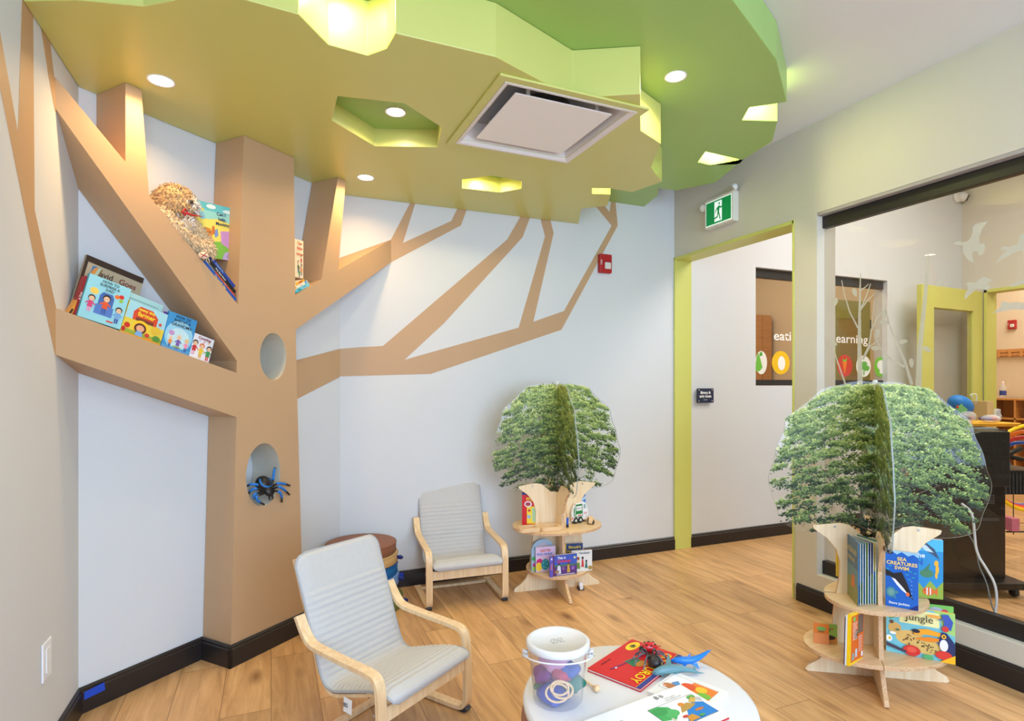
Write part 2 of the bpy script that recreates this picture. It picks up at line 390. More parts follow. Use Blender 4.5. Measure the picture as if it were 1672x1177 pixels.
# ================================================================ THE BUILT-IN TREE
outl = [(84,120.3),(88.5,125.6),(204.9,264.4),(204.9,138.3),(231,148.5),(243.3,319.4),(388.8,497.6),(398.2,226),(479.8,260),(482.1,481.8),(524.7,456.6),(551.7,292.7),(564.4,297.7),(552.2,441),(639.1,391.5),(639.1,428.5),(537.3,499.5),(482.9,538),(484,600),(496,1026.5),(376.5,1087),(386.3,681),(84,578.8),(84,500.4),(91.2,503),(386.6,608.8),(386.6,588.7),(84,174.5)]
pts = []
for i, (x, y) in enumerate(outl):
    p = onfront(x, y)
    if i in (19, 20): p.z = 0.001
    if i in (3, 4, 7, 8, 11, 12): p.z = H1 - .001
    if p.x < XL: p = p + CU * ((XL + .001 - p.x) / CU.x)
    if p.y > YB - .002: p = p - CU * ((p.y - YB + .002) / CU.y)
    pts.append(p)
def oval(cx, cy, rx, ry, tilt=0, n=40):
    c = onfront(cx, cy); W = abs((onfront(cx + rx, cy) - onfront(cx - rx, cy)).dot(CU)) / 2; Hh = (onfront(cx, cy - ry) - onfront(cx, cy + ry)).z / 2
    return [c + CU * (math.cos(2 * PI * k / n) * W) + U_ * (math.sin(2 * PI * k / n) * Hh) for k in range(n)]
hole_up = oval(446.5, 582, 21.5, 38.5); hole_lo = oval(430.5, 775, 28, 51.5)
b = MB(); b.prism(pts, -CN * .195, [hole_up, hole_lo])
b.m[-80:] = [1] * 80
trunk = b.build('tree_bookcase', [BROWN, WALLG], bevel=0)
origin(trunk, (T0 + T1) / 2)
tag(trunk, 'built-in brown tree trunk with forked branches and two oval holes, in the room corner', 'tree shelf')
# black skirting round the trunk
def trunk_board(a, c, n):
    pr = [(0.001, 0), (.014, 0), (.014, .08), (.0105, .084), (.0105, .093), (.005, .10), (0.001, .10)]
    q = MB(); q.prism([a + n * x + U_ * z for x, z in pr], c - a); o = q.build('skirting', BLACKW); o.parent = trunk; o.matrix_parent_inverse = Matrix.Translation(-trunk.location); return o
trunk_board(T0 - CU * .014, T1, CN); trunk_board(Tb0 - CU * .0, T0 + CN * .014, -CU)
# grey back of the holes is the wall behind; inner ledge of the lower hole
# ---- canopy
canL = [(-15,-13),(28.7,0),(125,0),(234,10.4),(287,0),(340,-22),(401,0),(487.6,23.8),(535.9,73),(600.5,91),(631,79.9),(645.7,54.4),(810,93),(934.5,159.5),(1045.5,153.6),(1046.0,213.4),(1079,235),(1063,273.6),(1081,297),(1031.6,314),(997.6,308),(967,307.5),(967,316.7),(997,317.7),(992,336),(949,341),(948,364)]
cl = [onz(x, y, H1) for x, y in canL]
cl = [V((XL + .001, cl[1].y, H1))] + cl[2:]
cl[-1].y = YB - .002
cl += [V((A1.x, YB - .002, H1)), A0 + V((.001, -.001, H1))]
hex1 = [onz(x, y, H1) for x, y in [(551.2,157),(660,168.9),(720.4,208),(714.3,240.6),(612.4,238.9),(542,197)]]
hex2 = [onz(x, y, H1) for x, y in [(755,292.9),(804.4,287),(851.9,296.6),(851.3,308.5),(817.3,314.3),(755,307.5)]]
vent_px = [(804.3,129.8),(1040,187),(936,257),(739.8,222.6)]
VQ = [onz(x, y, H1) for x, y in [(814.5,142.7),(1020.4,190),(934.8,254),(758.5,222.6)]]
vc = (VQ[0] + VQ[1] + VQ[2] + VQ[3]) / 4; vux = ((VQ[1] - VQ[0]) + (VQ[2] - VQ[3])).normalized(); vuy = V((-vux.y, vux.x, 0)); VH = .287
sq = lambda h, z: [vc + vux * (sx * h) + vuy * (sy * h) + U_ * (z - H1) for sx, sy in ((-1,-1),(1,-1),(1,1),(-1,1))]
b = MB()
b.prism(cl, (0, 0, H2 - H1 - .001), [hex1, hex2, sq(VH - .012, H1)], mi=0)
cano = b.build('ceiling_canopy', [OLIVE], bevel=.003)
origin(cano, (0.9, 2.9, H1))
tag(cano, 'lower yellow-green faceted tree canopy hung over the trunk, with hexagonal recesses', 'ceiling canopy')
def kid_of(o, parent):
    o.parent = parent; o.matrix_parent_inverse = Matrix.Translation(-parent.location); return o
for hx in (hex1, hex2):
    c = sum(hx, V()) / 6
    q = MB(); q.prism([c + (p - c) * 1.02 + U_ * .085 for p in hx], (0, 0, .02)); kid_of(q.build('recess_ceiling', LEAFG), cano)
hc1 = sum(hex1, V()) / 6; hc2 = sum(hex2, V()) / 6
# upper canopy
upx = [(1048.6,339),(1074,319.4),(1074,307.5),(1104.7,311),(1167.5,298.3),(1215,260),(1261,231),(1269.5,198),(1212,196.4),(1223.8,175.7),(1271,168.9),(1284.8,166.5),(1267.8,96.8),(1208.3,15.3),(1150,-60),(1040,-130),(850,-160),(600,-150),(350,-130),(150,-100)]
uc = [onz(x, y, H2) for x, y in upx]; uc[0].y = YB - .002
uc += [V((XL + .001, 1.75, H2)), A0 + V((.001, -.001, H2)), V((A1.x, YB - .002, H2))]
nt1 = [onz(x, y, H2) for x, y in [(1139.6,265),(1152.2,248),(1205.6,260),(1205.6,267.8),(1159,269.5)]]
b = MB(); b.prism(uc, (0, 0, ZC - H2 - .001), [nt1])
canu = b.build('ceiling_canopy', LEAFG, bevel=.003); origin(canu, (1.6, 2.0, H2))
tag(canu, 'upper leaf-green faceted canopy fixed to the white ceiling, wider than the lower one', 'ceiling canopy')

# ---- recessed downlights
def downlight(p, label, r=.042, power=9, col=(1.0, .78, .5), vis=True, group=None, z=None):
    t = thing('recessed_light', label, 'ceiling light', loc=p, group=group)
    q = MB(); q.lathe([(r * .93, .004), (r * .93, -.001), (r * 1.13, -.003), (r * 1.15, .0005)], n=32); q.build('trim_ring', WHITEP, t, smooth=True)
    q = MB(); q.lathe([(0.0001, -.0005), (r * .93, -.0005)], n=32); q.build('lens', mat((255, 240, 215), .5, 0, emit=(255, 236, 205, 22.0)), t)
    area('lamp_glow', (0, 0, -.006), r * 2, power, col, (0, 0, -1), parent=t, spread=2.6)
    return t
D1 = onz(263, 132, H1); downlight(D1, 'round recessed downlight at the left of the lower canopy, above the forked branch', power=3.6, col=(1.0, .62, .27))
D2 = onz(597, 290, H1); downlight(D2, 'small round downlight near the back wall, right of the trunk', power=3.0, col=(1.0, .62, .27))
D3 = onz(646, 183, H1 + .084); downlight(D3, 'round downlight inside the large hexagonal recess', power=2.5)
D4 = onz(1103, 125, H2 - .001); downlight(D4, 'round downlight in the underside of the upper green canopy', power=3.0, col=(1, .84, .6))
NL = 'small warm light hidden inside a notch of the '
def puck(p, lab, power, col=(1.0, .86, .42), size=.05):
    t = thing('notch_light', lab, 'light', loc=p)
    q = MB(); q.lathe([(0.0001, -.012), (.02, -.012), (.024, -.008), (.024, 0)], n=20); q.build('lens', mat((255, 240, 200), .5, 0, emit=(255, 226, 150, 14.0)), t, smooth=True)
    area('lamp_glow', (0, 0, -.02), size, power, col, (0, 0, -1), parent=t); return t
nb = onz(572, -42, H2) ; puck(nb + V((0, 0, -.001)), 'warm light hidden in the deep front notch of the lower canopy, left of centre', 2.4)
n1c = sum(nt1, V()) / 5; puck(n1c + U_ * (ZC - H2 - .001), 'warm light in the closed notch of the upper canopy above the exit sign', 4)
n2c = onz(1245, 183, H2); puck(n2c + U_ * (ZC - H2 - .001), 'warm light in the open edge notch of the upper canopy near the right wall', 4)
n3c = onz(984, 311, H1); puck(n3c + U_ * (H2 - H1 - .001), 'warm light in the small back notch of the lower canopy, above the fire alarm', 2.0)
puck(hc2 + V((-.05, .03, .084)), 'warm light inside the small hexagonal recess near the back wall', 1.8)

# ---- square air diffuser
t = thing('air_diffuser', 'square white ceiling air diffuser in an olive surround on the lower canopy', 'air vent', M=frame3(vc, vux, vuy))
# local: x,y plane, z up
def sql(h, z): return [V((sx * h, sy * h, z)) for sx, sy in ((-1,-1),(1,-1),(1,1),(-1,1))]
q = MB(); q.prism(sql(.335, -.010), (0, 0, .0098), [sql(.300, -.010)]); q.build('surround', OLIVE, t, bevel=.002)
q = MB()
rings = [(.300, -.004), (.300, -.012), (.288, -.012), (.278, -.004), (.268, .02), (.258, .05), (.250, .085)]
rows = [[p for p in sql(h, z)] for h, z in rings]; q.grid(rows, 0, cv=True); q.build('flared_frame', mat((232, 228, 228), .4, 0), t)
q = MB(); q.box((-.25, -.25, .083), (.25, .25, .088)); q.lathe([(.13, .083), (.13, .06), (.12, .06), (.12, .083)], n=32, mi=1); q.build('plenum', [mat((170, 174, 180), .5), mat((70, 72, 76), .5)], t)
q = MB(); q.box((-.225, -.225, -.004), (.225, .225, .002)); q.build("face_plate", mat((244, 242, 244), .4, 0), t, bevel=.003)
for sx, sy in ((-1,-1),(1,-1),(1,1),(-1,1)):
    q = MB(); q.box((sx * .16 - .008, sy * .205 - .003, 0), (sx * .16 + .008, sy * .205 + .003, .083)); q.build('hanger', mat((210, 212, 216), .4), t)

# ================================================================ CHAIRS
FAB = mat((200, 199, 197), 0.9, 0.05, 60, 0.5, bscale=700, sheen=.3)
FABE = mat((176, 177, 180), 0.9, 0.05, 60, 0.3, bscale=700)
def ribbon(path, th, x0, x1, q):
    n = len(path); L_, R2 = [], []
    for i in range(n):
        a = path[max(i - 1, 0)]; c = path[min(i + 1, n - 1)]; d = V((c[0] - a[0], c[1] - a[1])).normalized(); nn = V((-d.y, d.x)) * th / 2
        L_.append((path[i][0] + nn.x, path[i][1] + nn.y)); R2.append((path[i][0] - nn.x, path[i][1] - nn.y))
    rows = []
    for l, r in zip(L_, R2): rows.append([V((x0, *l)), V((x1, *l)), V((x1, *r)), V((x0, *r))])
    q.grid(rows, 0, cv=True)
    q.f.append(tuple(len(q.v) - len(rows) * 4 + k for k in (0, 1, 2, 3))); q.m.append(0)
    q.f.append(tuple(len(q.v) - 4 + k for k in (3, 2, 1, 0))); q.m.append(0)
def sp2(pts, it=3): return [(p.x, p.y) for p in smooth_path([V((a, c, 0)) for a, c in pts], it)]
def make_chair(label, M, tagflap=True):
    t = thing('childrens_armchair', label, 'chair', M=M, group=None)
    side = sp2([(.235,.43),(.20,.375),(.165,.342),(.10,.335),(-.06,.325),(-.125,.322),(-.165,.315),(-.182,.28),(-.186,.22),(-.188,.08),(-.186,.035),(-.165,.012),(-.12,.0105),(.16,.0105),(.19,.0105)], 2)
    for sx in (-1, 1):
        q = MB(); ribbon(side, .017, sx * .225 - .019, sx * .225 + .019, q); fr = q.build('side_frame', CHAIRW, t, bevel=.002)
        q = MB(); q.prism([(sx * .225 - .015, -.186, -.0), (sx * .225 - .015, -.14, -.0), (sx * .225 - .015, -.15, .006), (sx * .225 - .015, -.186, .020), (sx * .225 - .015, -.196, .012)], (.03, 0, 0)); q.build('foot_cap', mat((40, 44, 54), .5), fr)
        for zz in (.12, .20):
            q = MB(); q.lathe([(.0001, .0), (.004, 0), (.005, -.003)], c=(0, 0, 0), n=10, M=Matrix.Translation((sx * .245, -.17, zz)) @ Matrix.Rotation(sx * PI / 2, 4, 'Y')); q.build('bolt', CHROME, fr)
    q = MB(); q.box((-.206, -.188, .165), (.206, -.172, .215)); q.build('front_rail', CHAIRW, t, bevel=.002)
    q = MB(); q.box((-.206, .145, .002), (.206, .175, .018)); q.build('stretcher', CHAIRW, t, bevel=.002)
    q = MB(); q.box((-.206, .190, .30), (.206, .202, .345), M=Matrix.Translation((0, .036, .03))); q.build('rear_rail', CHAIRW, t, bevel=.002)
    prof = sp2([(-.214,.226),(-.212,.246),(-.17,.256),(-.10,.242),(.02,.205),(.085,.185),(.135,.20),(.165,.27),(.20,.37),(.238,.47),(.270,.555),(.30,.632)], 3)
    # bentwood seat frame under the cushion
    for sx in (-1, 1):
        q = MB(); sh = [(y + .016 * (1 if z > .24 else .4), z - .020) for y, z in prof if y > -.2 or z > .24]; ribbon([p for p in sh][3:], .012, sx * .17 - .022, sx * .17 + .022, q); q.build('seat_frame', CHAIRW, t)
    # cushion
    L = [0]
    for a, c in zip(prof[:-1], prof[1:]): L.append(L[-1] + math.hypot(a[0] - c[0], a[1] - c[1]))
    tot = L[-1]; ns = 170; nt = 16
    def at(s):
        s = max(0, min(tot, s)); i = 0
        while i < len(L) - 2 and L[i + 1] < s: i += 1
        f = (s - L[i]) / (L[i + 1] - L[i]); p = V((prof[i][0] * (1 - f) + prof[i + 1][0] * f, prof[i][1] * (1 - f) + prof[i + 1][1] * f))
        a, c = prof[max(i - 1, 0)], prof[min(i + 2, len(prof) - 1)]; d = V((c[0] - a[0], c[1] - a[1])).normalized()
        return p, V((d.y, -d.x)) * -1 if False else V((-d.y, d.x))
    def halfw(s):
        r = .055; base = .205
        u = tot - s
        if u < r: return base - r + math.sqrt(max(0, r * r - (r - u) ** 2))
        r2 = .03
        if s < r2: return base - r2 + math.sqrt(max(0, r2 * r2 - (r2 - s) ** 2))
        return base - .006 * math.sin(PI * s / tot)
    flap = tot - .155; pitch = .0235
    top, bot, edge = [], [], []
    for i in range(ns + 1):
        s = tot * i / ns; p, n = at(s); hw = halfw(s)
        if s > flap + .008: bump = .004 * min(1, (s - flap) / .02)
        elif s > .03: bump = .0072 * abs(math.sin(PI * (s - .03) / pitch)) ** .6
        else: bump = .004
        rt, rb = [], []
        for j in range(nt + 1):
            x = (-1 + 2 * j / nt); ex = min(1, (1 - abs(x)) * 9) ** .5 if abs(x) < 1 else 0
            k = min(1, i / 3, (ns - i) / 3)
            rt.append(V((x * hw, *(p + n * ((.010 + bump) * ex * k))))); rb.append(V((x * hw, *(p - n * (.012 * ex * k)))))
        top.append(rt); bot.append(rb)
    q = MB(); q.grid(top); q.grid([r[::-1] for r in bot]); cu = q.build('cushion', FAB, t, smooth=True)
    eg = [r[0] for r in top] + [r[-1] for r in top[::-1]]
    q = MB(); q.tube(eg[::2], .0045, n=6, closed=True); q.build('piping', FABE, cu, smooth=True)
    if tagflap:
        q = MB(); q.box((-.211, -.02, .145), (-.2095, .02, .195), M=Matrix.Rotation(.05, 4, 'X')); cg = q.build('care_tag', WHITE, cu)
        text('80', .022, mat((30, 30, 30), .5, 0), cg, Matrix.Translation((-.2125, 0, .17)) @ Matrix.Rotation(-PI / 2, 4, 'Z') @ Matrix.Rotation(PI / 2, 4, 'X'), 'print')
    return t
def base_M(p, fwd):
    """chair/unit matrix; local -y points along fwd"""
    f = V((fwd[0], fwd[1], 0)).normalized(); y = -f; x = V((y.y, -y.x, 0))
    M = Matrix((x, y, (0, 0, 1))).transposed().to_4x4(); M.translation = V((p[0], p[1], 0)); return M
make_chair('pale quilted birch armchair by the back wall, beside the round cushion stack', base_M((1.055, 3.325), (-.06, -1)), False)
make_chair('near quilted birch armchair in the foreground with a white care tag', base_M((.412, 2.155), (.555, -.83)))

# ================================================================ ROUND FLOOR CUSHION STACK
sx0, sy0 = .482, 3.372
cols = [((112, 122, 56), 'olive green', .062, .030, -.012), ((176, 130, 74), 'dark tan', .060, -.004, 0), ((118, 156, 208), 'light blue', .062, .010, -.004), ((8, 98, 160), 'deep blue', .062, .003, 0), ((206, 164, 106), 'pale tan', .062, .004, 0), ((140, 88, 60), 'chocolate brown', .060, -.004, .004)]
z = 0.0
for i, (c, nm, h, ox, oy) in enumerate(cols):
    pos = ['at the bottom of the stack', 'second from the bottom of the stack', 'third from the bottom of the stack', 'between light blue and tan cushions', 'just under the brown top cushion', 'on top of the stack']
    r = .197
    t = thing('floor_cushion', '%s round floor cushion, %s' % (nm, pos[i]), 'cushion', loc=(sx0 + ox, sy0 + oy, z), group='stacked round floor cushions')
    q = MB(); q.lathe([(.0001, .002), (r * .8, .001), (r * .96, .002), (r, .008), (r, h - .009), (r * .985, h - .003), (r * .9, h - .001), (.0001, h - .001)], n=48); q.build('cover', mat(c, .55, .04, 30, .15, bscale=150), t, smooth=True)
    q = MB(); q.tube([(r * math.cos(2 * PI * k / 48), r * math.sin(2 * PI * k / 48), h - .006) for k in range(48)], .0025, n=5, closed=True); q.build('seam', mat([x * .85 for x in c], .6), t, smooth=True)
    if i in (0, 2, 4):
        a = -.35; d = V((math.cos(a), math.sin(a), 0)); e2 = V((-d.y, d.x, 0))
        q = MB(); q.tube([d * (r - .002) + e2 * -.012 + U_ * h * .6, d * (r + .02) + e2 * -.012 + U_ * h * .65, d * (r + .03) + U_ * h * .45, d * (r + .02) + e2 * .012 + U_ * h * .35, d * (r - .002) + e2 * .012 + U_ * h * .4], .004, n=6, flat=2); q.build('handle', mat((34, 50, 120), .6), t, smooth=True)
    z += h

# ================================================================ LEAFY TREE DISPLAY SHELVES
def crown_half(z0, z1, W):
    pts = [(0, z0 - .04), (.10, z0 - .01), (.17, z0 + .03), (.24, z0 + .01), (.33, z0 + .02), (.40, z0 + .05), (.415, z0 + .12), (.44, z0 + .18), (.455, z0 + .25), (.43, z0 + .31), (.42, z0 + .38), (.385, z0 + .45), (.375, z0 + .52), (.32, z0 + .56), (.27, z0 + .60), (.22, z0 + .655), (.14, z0 + .665), (.08, z0 + .685), (0, z0 + .68)]
    return [(x * W / .455, z) for x, z in pts]
def leafmat():
    m = bpy.data.materials.new('printed_foliage'); m.use_nodes = True; nt = m.node_tree; b_ = nt.nodes['Principled BSDF']; L = nt.links
    at = nt.nodes.new('ShaderNodeAttribute'); at.attribute_name = 'leaf_tone'
    cr = nt.nodes.new('ShaderNodeValToRGB'); E_ = cr.color_ramp.elements
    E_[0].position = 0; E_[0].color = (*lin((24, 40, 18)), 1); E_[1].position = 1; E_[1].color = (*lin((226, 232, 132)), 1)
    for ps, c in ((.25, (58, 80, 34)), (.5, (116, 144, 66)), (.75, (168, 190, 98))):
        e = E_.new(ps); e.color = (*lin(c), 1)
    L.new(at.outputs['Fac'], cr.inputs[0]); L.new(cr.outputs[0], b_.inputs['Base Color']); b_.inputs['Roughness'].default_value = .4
    return m
LEAFM = leafmat(); TWIG = mat((92, 74, 48), .6, .1, 30)
def leaf_mesh(seed, W, z0, dens=1.0):
    rnd = random.Random(seed); hp = crown_half(z0, 0, W)
    def maxw(z):
        best = 0
        for (x0, a), (x1, c) in zip(hp[:-1], hp[1:]):
            if (a - z) * (c - z) <= 0 and a != c: best = max(best, x0 + (x1 - x0) * (z - a) / (c - a))
        return best
    vs, fs, tones = [], [], []
    zt = z0 + .68
    ncl = int(900 * dens)
    for k in range(ncl):
        z = z0 + .005 + .655 * rnd.random() ** .85; mw = maxw(z) - .025
        if mw <= 0: continue
        x = rnd.uniform(-1, 1) * mw
        hh = (z - z0) / .68; edge = abs(x) / mw
        # airy gaps low down and by the rim
        if rnd.random() > .30 + 1.1 * hh + .25 * (1 - edge) : continue
        cw = rnd.uniform(.018, .042); ch = cw * rnd.uniform(.35, .6); ns = int(60 * (cw / .03))
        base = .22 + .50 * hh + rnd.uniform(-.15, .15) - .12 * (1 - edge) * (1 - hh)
        slope = -.35 * (1 if x > 0 else -1) * edge
        lay = rnd.random()
        for j in range(ns):
            a = rnd.gauss(0, .5); c = rnd.gauss(0, .5)
            px = x + a * cw; pz = z + c * ch + slope * a * cw
            if abs(px) > maxw(pz) - .008 or pz > zt - .006: continue
            s = rnd.uniform(.0022, .0052); ang = rnd.uniform(-.9, .9) + slope
            dx, dz = math.cos(ang) * s, math.sin(ang) * s
            o = len(vs); y = lay * .0006
            vs += [(px - dx * 1.5, y, pz - dz * 1.5), (px + dz * .75, y, pz - dx * .75), (px + dx * 1.5, y, pz + dz * 1.5), (px - dz * .75, y, pz + dx * .75)]
            fs.append((o, o + 1, o + 2, o + 3))
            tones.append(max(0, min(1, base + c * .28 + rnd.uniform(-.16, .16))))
    me = bpy.data.meshes.new('foliage'); me.from_pydata(vs, [], fs); me.materials.append(LEAFM)
    at = me.attributes.new('leaf_tone', 'FLOAT', 'FACE'); at.data.foreach_set('value', tones); me.update()
    return me
def board_profile(full=True):
    h = [(.275, 0), (.285, .008), (.275, .026), (.235, .05), (.205, .08), (.187, .12), (.178, .18), (.160, .34), (.145, .42), (.143, .49), (.158, .545), (.195, .592), (.25, .632), (.255, .648), (.145, .662), (.105, .655), (.075, .63), (.045, .606), (0, .600)]
    return h
def tree_unit(label, c, A, B, small, large, seed, WC=.45):
    """A: direction of the wide board; B: direction of the crossing board (towards the room)"""
    t = thing('tree_display_shelf', label, 'display shelf', loc=(c[0], c[1], 0))
    A = V((*A, 0)).normalized(); B = V((*B, 0)).normalized()
    def P(a, bb, z): return A * a + B * bb + U_ * z
    h = board_profile(); prof = h + [(-x, z) for x, z in h[::-1][1:]]
    th = .0085
    for D in (A, B):
        n = V((-D.y, D.x, 0)) * th
        k_ = .85 if D is B else 1.0
        pf = [(x * (k_ if .1 < z < .5 else 1), z) for x, z in prof]
        q = MB(); q.prism([D * x + U_ * z - n for x, z in pf], n * 2, side_mi=1); bd = q.build('trunk_board', [BIRCH, PLYEDGE], t, bevel=.0025)
        for sx in (-1, 1):
            q = MB(); q.lathe([(.0001, .0), (.005, 0), (.006, -.002)], n=12, M=Matrix.Translation(D * (sx * .165) + U_ * .645 - n * 1.3) @ n.to_track_quat('-Z', 'Y').to_matrix().to_4x4()); q.build('bolt', CHROME, bd)
        # crown plate
        hp = crown_half(.60, 0, WC); loop = [(x, z) for x, z in hp] + [(-x * .98, z + .004) for x, z in hp[::-1][1:-1]]
        sm = [(p.x, p.y) for p in smooth_loop([V((x, z, 0)) for x, z in loop], 3)]
        n2 = n.normalized() * .0025
        q = MB(); q.prism([D * x + U_ * z - n2 for x, z in sm], n2 * 2, side_mi=1); cp = q.build('crown_panel', [ACRYL, mat((150, 160, 156), .25, 0)], t)
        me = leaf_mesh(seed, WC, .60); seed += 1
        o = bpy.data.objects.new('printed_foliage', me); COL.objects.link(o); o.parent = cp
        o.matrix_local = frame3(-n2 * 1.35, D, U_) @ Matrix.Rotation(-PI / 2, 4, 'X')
        q = MB(); rr = random.Random(seed)
        for (x0, z0, x1, z1, r) in [(0,.58,.01,.78,.006),(.01,.78,-.03,.95,.004),(-.03,.95,-.05,1.12,.0025),(.01,.70,-.10,.82,.004),(-.10,.82,-.22,.90,.0025),(0,.66,.12,.78,.004),(.12,.78,.25,.84,.0025),(0,.84,.09,1.0,.003),(0,.62,-.16,.70,.003),(0,.62,.18,.69,.003)]:
            d = V((x1 - x0, z1 - z0)).normalized(); m = V((-d.y, d.x)) * r
            q.add([D * (x0 + m.x) + U_ * (z0 + m.y) - n2 * 1.2, D * (x0 - m.x) + U_ * (z0 - m.y) - n2 * 1.2, D * (x1 - m.x * .6) + U_ * (z1 - m.y * .6) - n2 * 1.2, D * (x1 + m.x * .6) + U_ * (z1 + m.y * .6) - n2 * 1.2], [(0, 1, 2, 3)])
        q.build('printed_branches', TWIG, cp)
    q = MB(); q.box((-.007, -.007, 1.245), (.007, .007, 1.29)); q.build('top_clip', mat((235, 238, 238), .3), t, bevel=.002)
    # half-round shelves
    zs, rs = small; zl, ra, rb = large
    for s in (1, -1):
        n = 28
        pts = [P(rs * math.cos(PI * k / n), s * (.009 + rs * math.sin(PI * k / n)), zs) for k in range(n + 1)]
        q = MB(); q.prism(pts, (0, 0, .016), side_mi=1); q.build('shelf', [BIRCHX, PLYEDGE], t, bevel=.002)
        pts = [P(s * (.001 + ra * math.sin(PI * k / n)), rb * math.cos(PI * k / n), zl) for k in range(n + 1)]
        q = MB(); q.prism(pts, (0, 0, .016), side_mi=1); q.build('shelf', [BIRCHX, PLYEDGE], t, bevel=.002)
    return t
NC = V((2.43, 1.695)); NA = V((.83, -.557)); NB = V((-.733, -.678))
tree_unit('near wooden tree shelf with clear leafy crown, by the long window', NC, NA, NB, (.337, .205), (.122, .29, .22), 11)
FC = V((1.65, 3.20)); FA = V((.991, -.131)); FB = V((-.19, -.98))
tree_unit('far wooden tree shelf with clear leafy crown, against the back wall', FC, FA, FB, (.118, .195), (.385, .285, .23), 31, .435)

# ================================================================ ROUND TABLE
TC = V((.923, 1.315)); TZ = .42; TR = .312
t = thing('activity_table', 'low round white table on a brown drum base, in the foreground', 'table', loc=(TC.x, TC.y, 0))
q = MB(); q.lathe([(.0001, TZ), (TR - .012, TZ), (TR - .003, TZ - .004), (TR, TZ - .014), (TR - .002, TZ - .026), (TR - .012, TZ - .032), (.0001, TZ - .032)], n=96); q.build('tabletop', mat((230, 230, 231), .35, .005), t, smooth=True)
q = MB(); q.lathe([(.0001, .0), (TR * .98, .0), (TR * 1.02, .02), (TR * 1.03, .2), (TR * 1.015, .36), (TR * .97, TZ - .032), (.0001, TZ - .032)], n=80); q.build('drum_base', mat((150, 96, 66), .5, .04, 20, .2), t, smooth=True)
# ================================================================ BOOKS
def kid(cx, cy, s, shirt, hair, skin=(236, 196, 160), pants=(60, 90, 160)):
    return [('r', cx - .16 * s, cy - .95 * s, cx - .03 * s, cy - .45 * s, pants), ('r', cx + .03 * s, cy - .95 * s, cx + .16 * s, cy - .45 * s, pants),
            ('p', [(cx - .14 * s, cy + .02 * s), (cx + .14 * s, cy + .02 * s), (cx + .24 * s, cy - .55 * s), (cx - .24 * s, cy - .55 * s)], shirt),
            ('p', [(cx - .12 * s, cy), (cx - .45 * s, cy - .25 * s), (cx - .38 * s, cy - .33 * s), (cx - .1 * s, cy - .14 * s)], shirt), ('p', [(cx + .12 * s, cy), (cx + .45 * s, cy - .25 * s), (cx + .38 * s, cy - .33 * s), (cx + .1 * s, cy - .14 * s)], shirt),
            ('e', cx, cy + .27 * s, .31 * s, .27 * s, hair), ('e', cx, cy + .20 * s, .24 * s, .21 * s, skin), ('e', cx - .09 * s, cy + .21 * s, .025 * s, .03 * s, (30, 25, 25)), ('e', cx + .09 * s, cy + .21 * s, .025 * s, .03 * s, (30, 25, 25))]
def art_mesh(art, w, h, parent, z0=.0004, name='cover_art', M=None, dz=.00012, trough=.4):
    """flat printed shapes in unit coordinates of a page w by h"""
    mats, idx = [], {}; q = MB(); z = z0; k = 0; asp = h / w
    for a in art:
        if a[0] == 't': continue
        c = a[-1]
        if c not in idx: idx[c] = len(mats); mats.append(mat(c, trough, 0))
        mi = idx[c]; z = z0 + dz * k; k += 1
        if a[0] == 'r': P_ = [(a[1], a[2]), (a[3], a[2]), (a[3], a[4]), (a[1], a[4])]
        elif a[0] == 'e': P_ = [(a[1] + a[3] * math.cos(2 * PI * i / 20), a[2] + a[4] * math.sin(2 * PI * i / 20)) for i in range(20)]
        else: P_ = a[1]
        P_ = [(min(1, max(0, x)), min(1, max(0, y))) for x, y in P_]
        vs = [V((x * w, y * h, z)) for x, y in P_]
        tr = tessellate_polygon([vs]); o = len(q.v); q.v += [tuple(p) for p in vs]
        for t_ in tr:
            A_, B_, C_ = [vs[i] for i in t_]
            if (B_ - A_).cross(C_ - A_).length < 1e-10: continue
            t_ = t_ if (B_ - A_).cross(C_ - A_).z > 0 else t_[::-1]
            q.f.append(tuple(i + o for i in t_)); q.m.append(mi)
    ob = q.build(name, mats, parent) if q.f else None
    if ob and M: ob.matrix_local = M
    for a in art:
        if a[0] == 't':
            _, x, y, s, st, c = a[:6]; rot = a[6] if len(a) > 6 else 0; al = a[7] if len(a) > 7 else 'CENTER'; off = a[8] if len(a) > 8 else .012
            T_ = Matrix.Translation((x * w, y * h, z + .0003)) @ Matrix.Rotation(rot, 4, 'Z')
            if M: T_ = M @ T_
            text(st, s * h, mat(c, trough, 0), parent, T_, 'lettering', al, off * s * h * 2)
    return ob
def book(label, M, w, h, t_, col, art=(), spine=None, spine_art=(), group=None, side=-1, board=False):
    """local x right, y up, z out of the front cover; the block lies behind z=0. side: which edge carries the spine"""
    r = thing('picture_book', label, 'book', M=M, group=group)
    cm = mat(col, .38, .01); q = MB(); c = .0012 if board else .0018
    q.box((0, 0, -c), (w, h, 0)); cover = q.build('cover', cm, r, bevel=.0004)
    q = MB(); q.box((0, 0, -t_), (w, h, -t_ + c)); q.build('back_cover', cm, r, bevel=.0004)
    xs = -.0006 if side < 0 else w - c + .0006
    q = MB(); q.box((xs, 0.0002, -t_ + .0002), (xs + c, h - .0002, -.0002)); sp = q.build('spine', mat(spine or col, .4, .01), r)
    q = MB(); e = 0.0003 if board else .003
    q.box((e if side > 0 else c, e, -t_ + c), (w - (e if side < 0 else c), h - e, -c)); q.build('pages', PAGES, r)
    if art: art_mesh(art, w, h, cover)
    if spine_art:
        if side < 0: MS = Matrix(((0, 0, -1, -.0010), (0, 1, 0, 0), (1, 0, 0, -t_), (0, 0, 0, 1)))
        else: MS = Matrix(((0, 0, 1, w + .0008), (0, 1, 0, 0), (-1, 0, 0, 0), (0, 0, 0, 1)))
        art_mesh(spine_art, t_, h, sp, name='spine_art', M=MS)
    return r
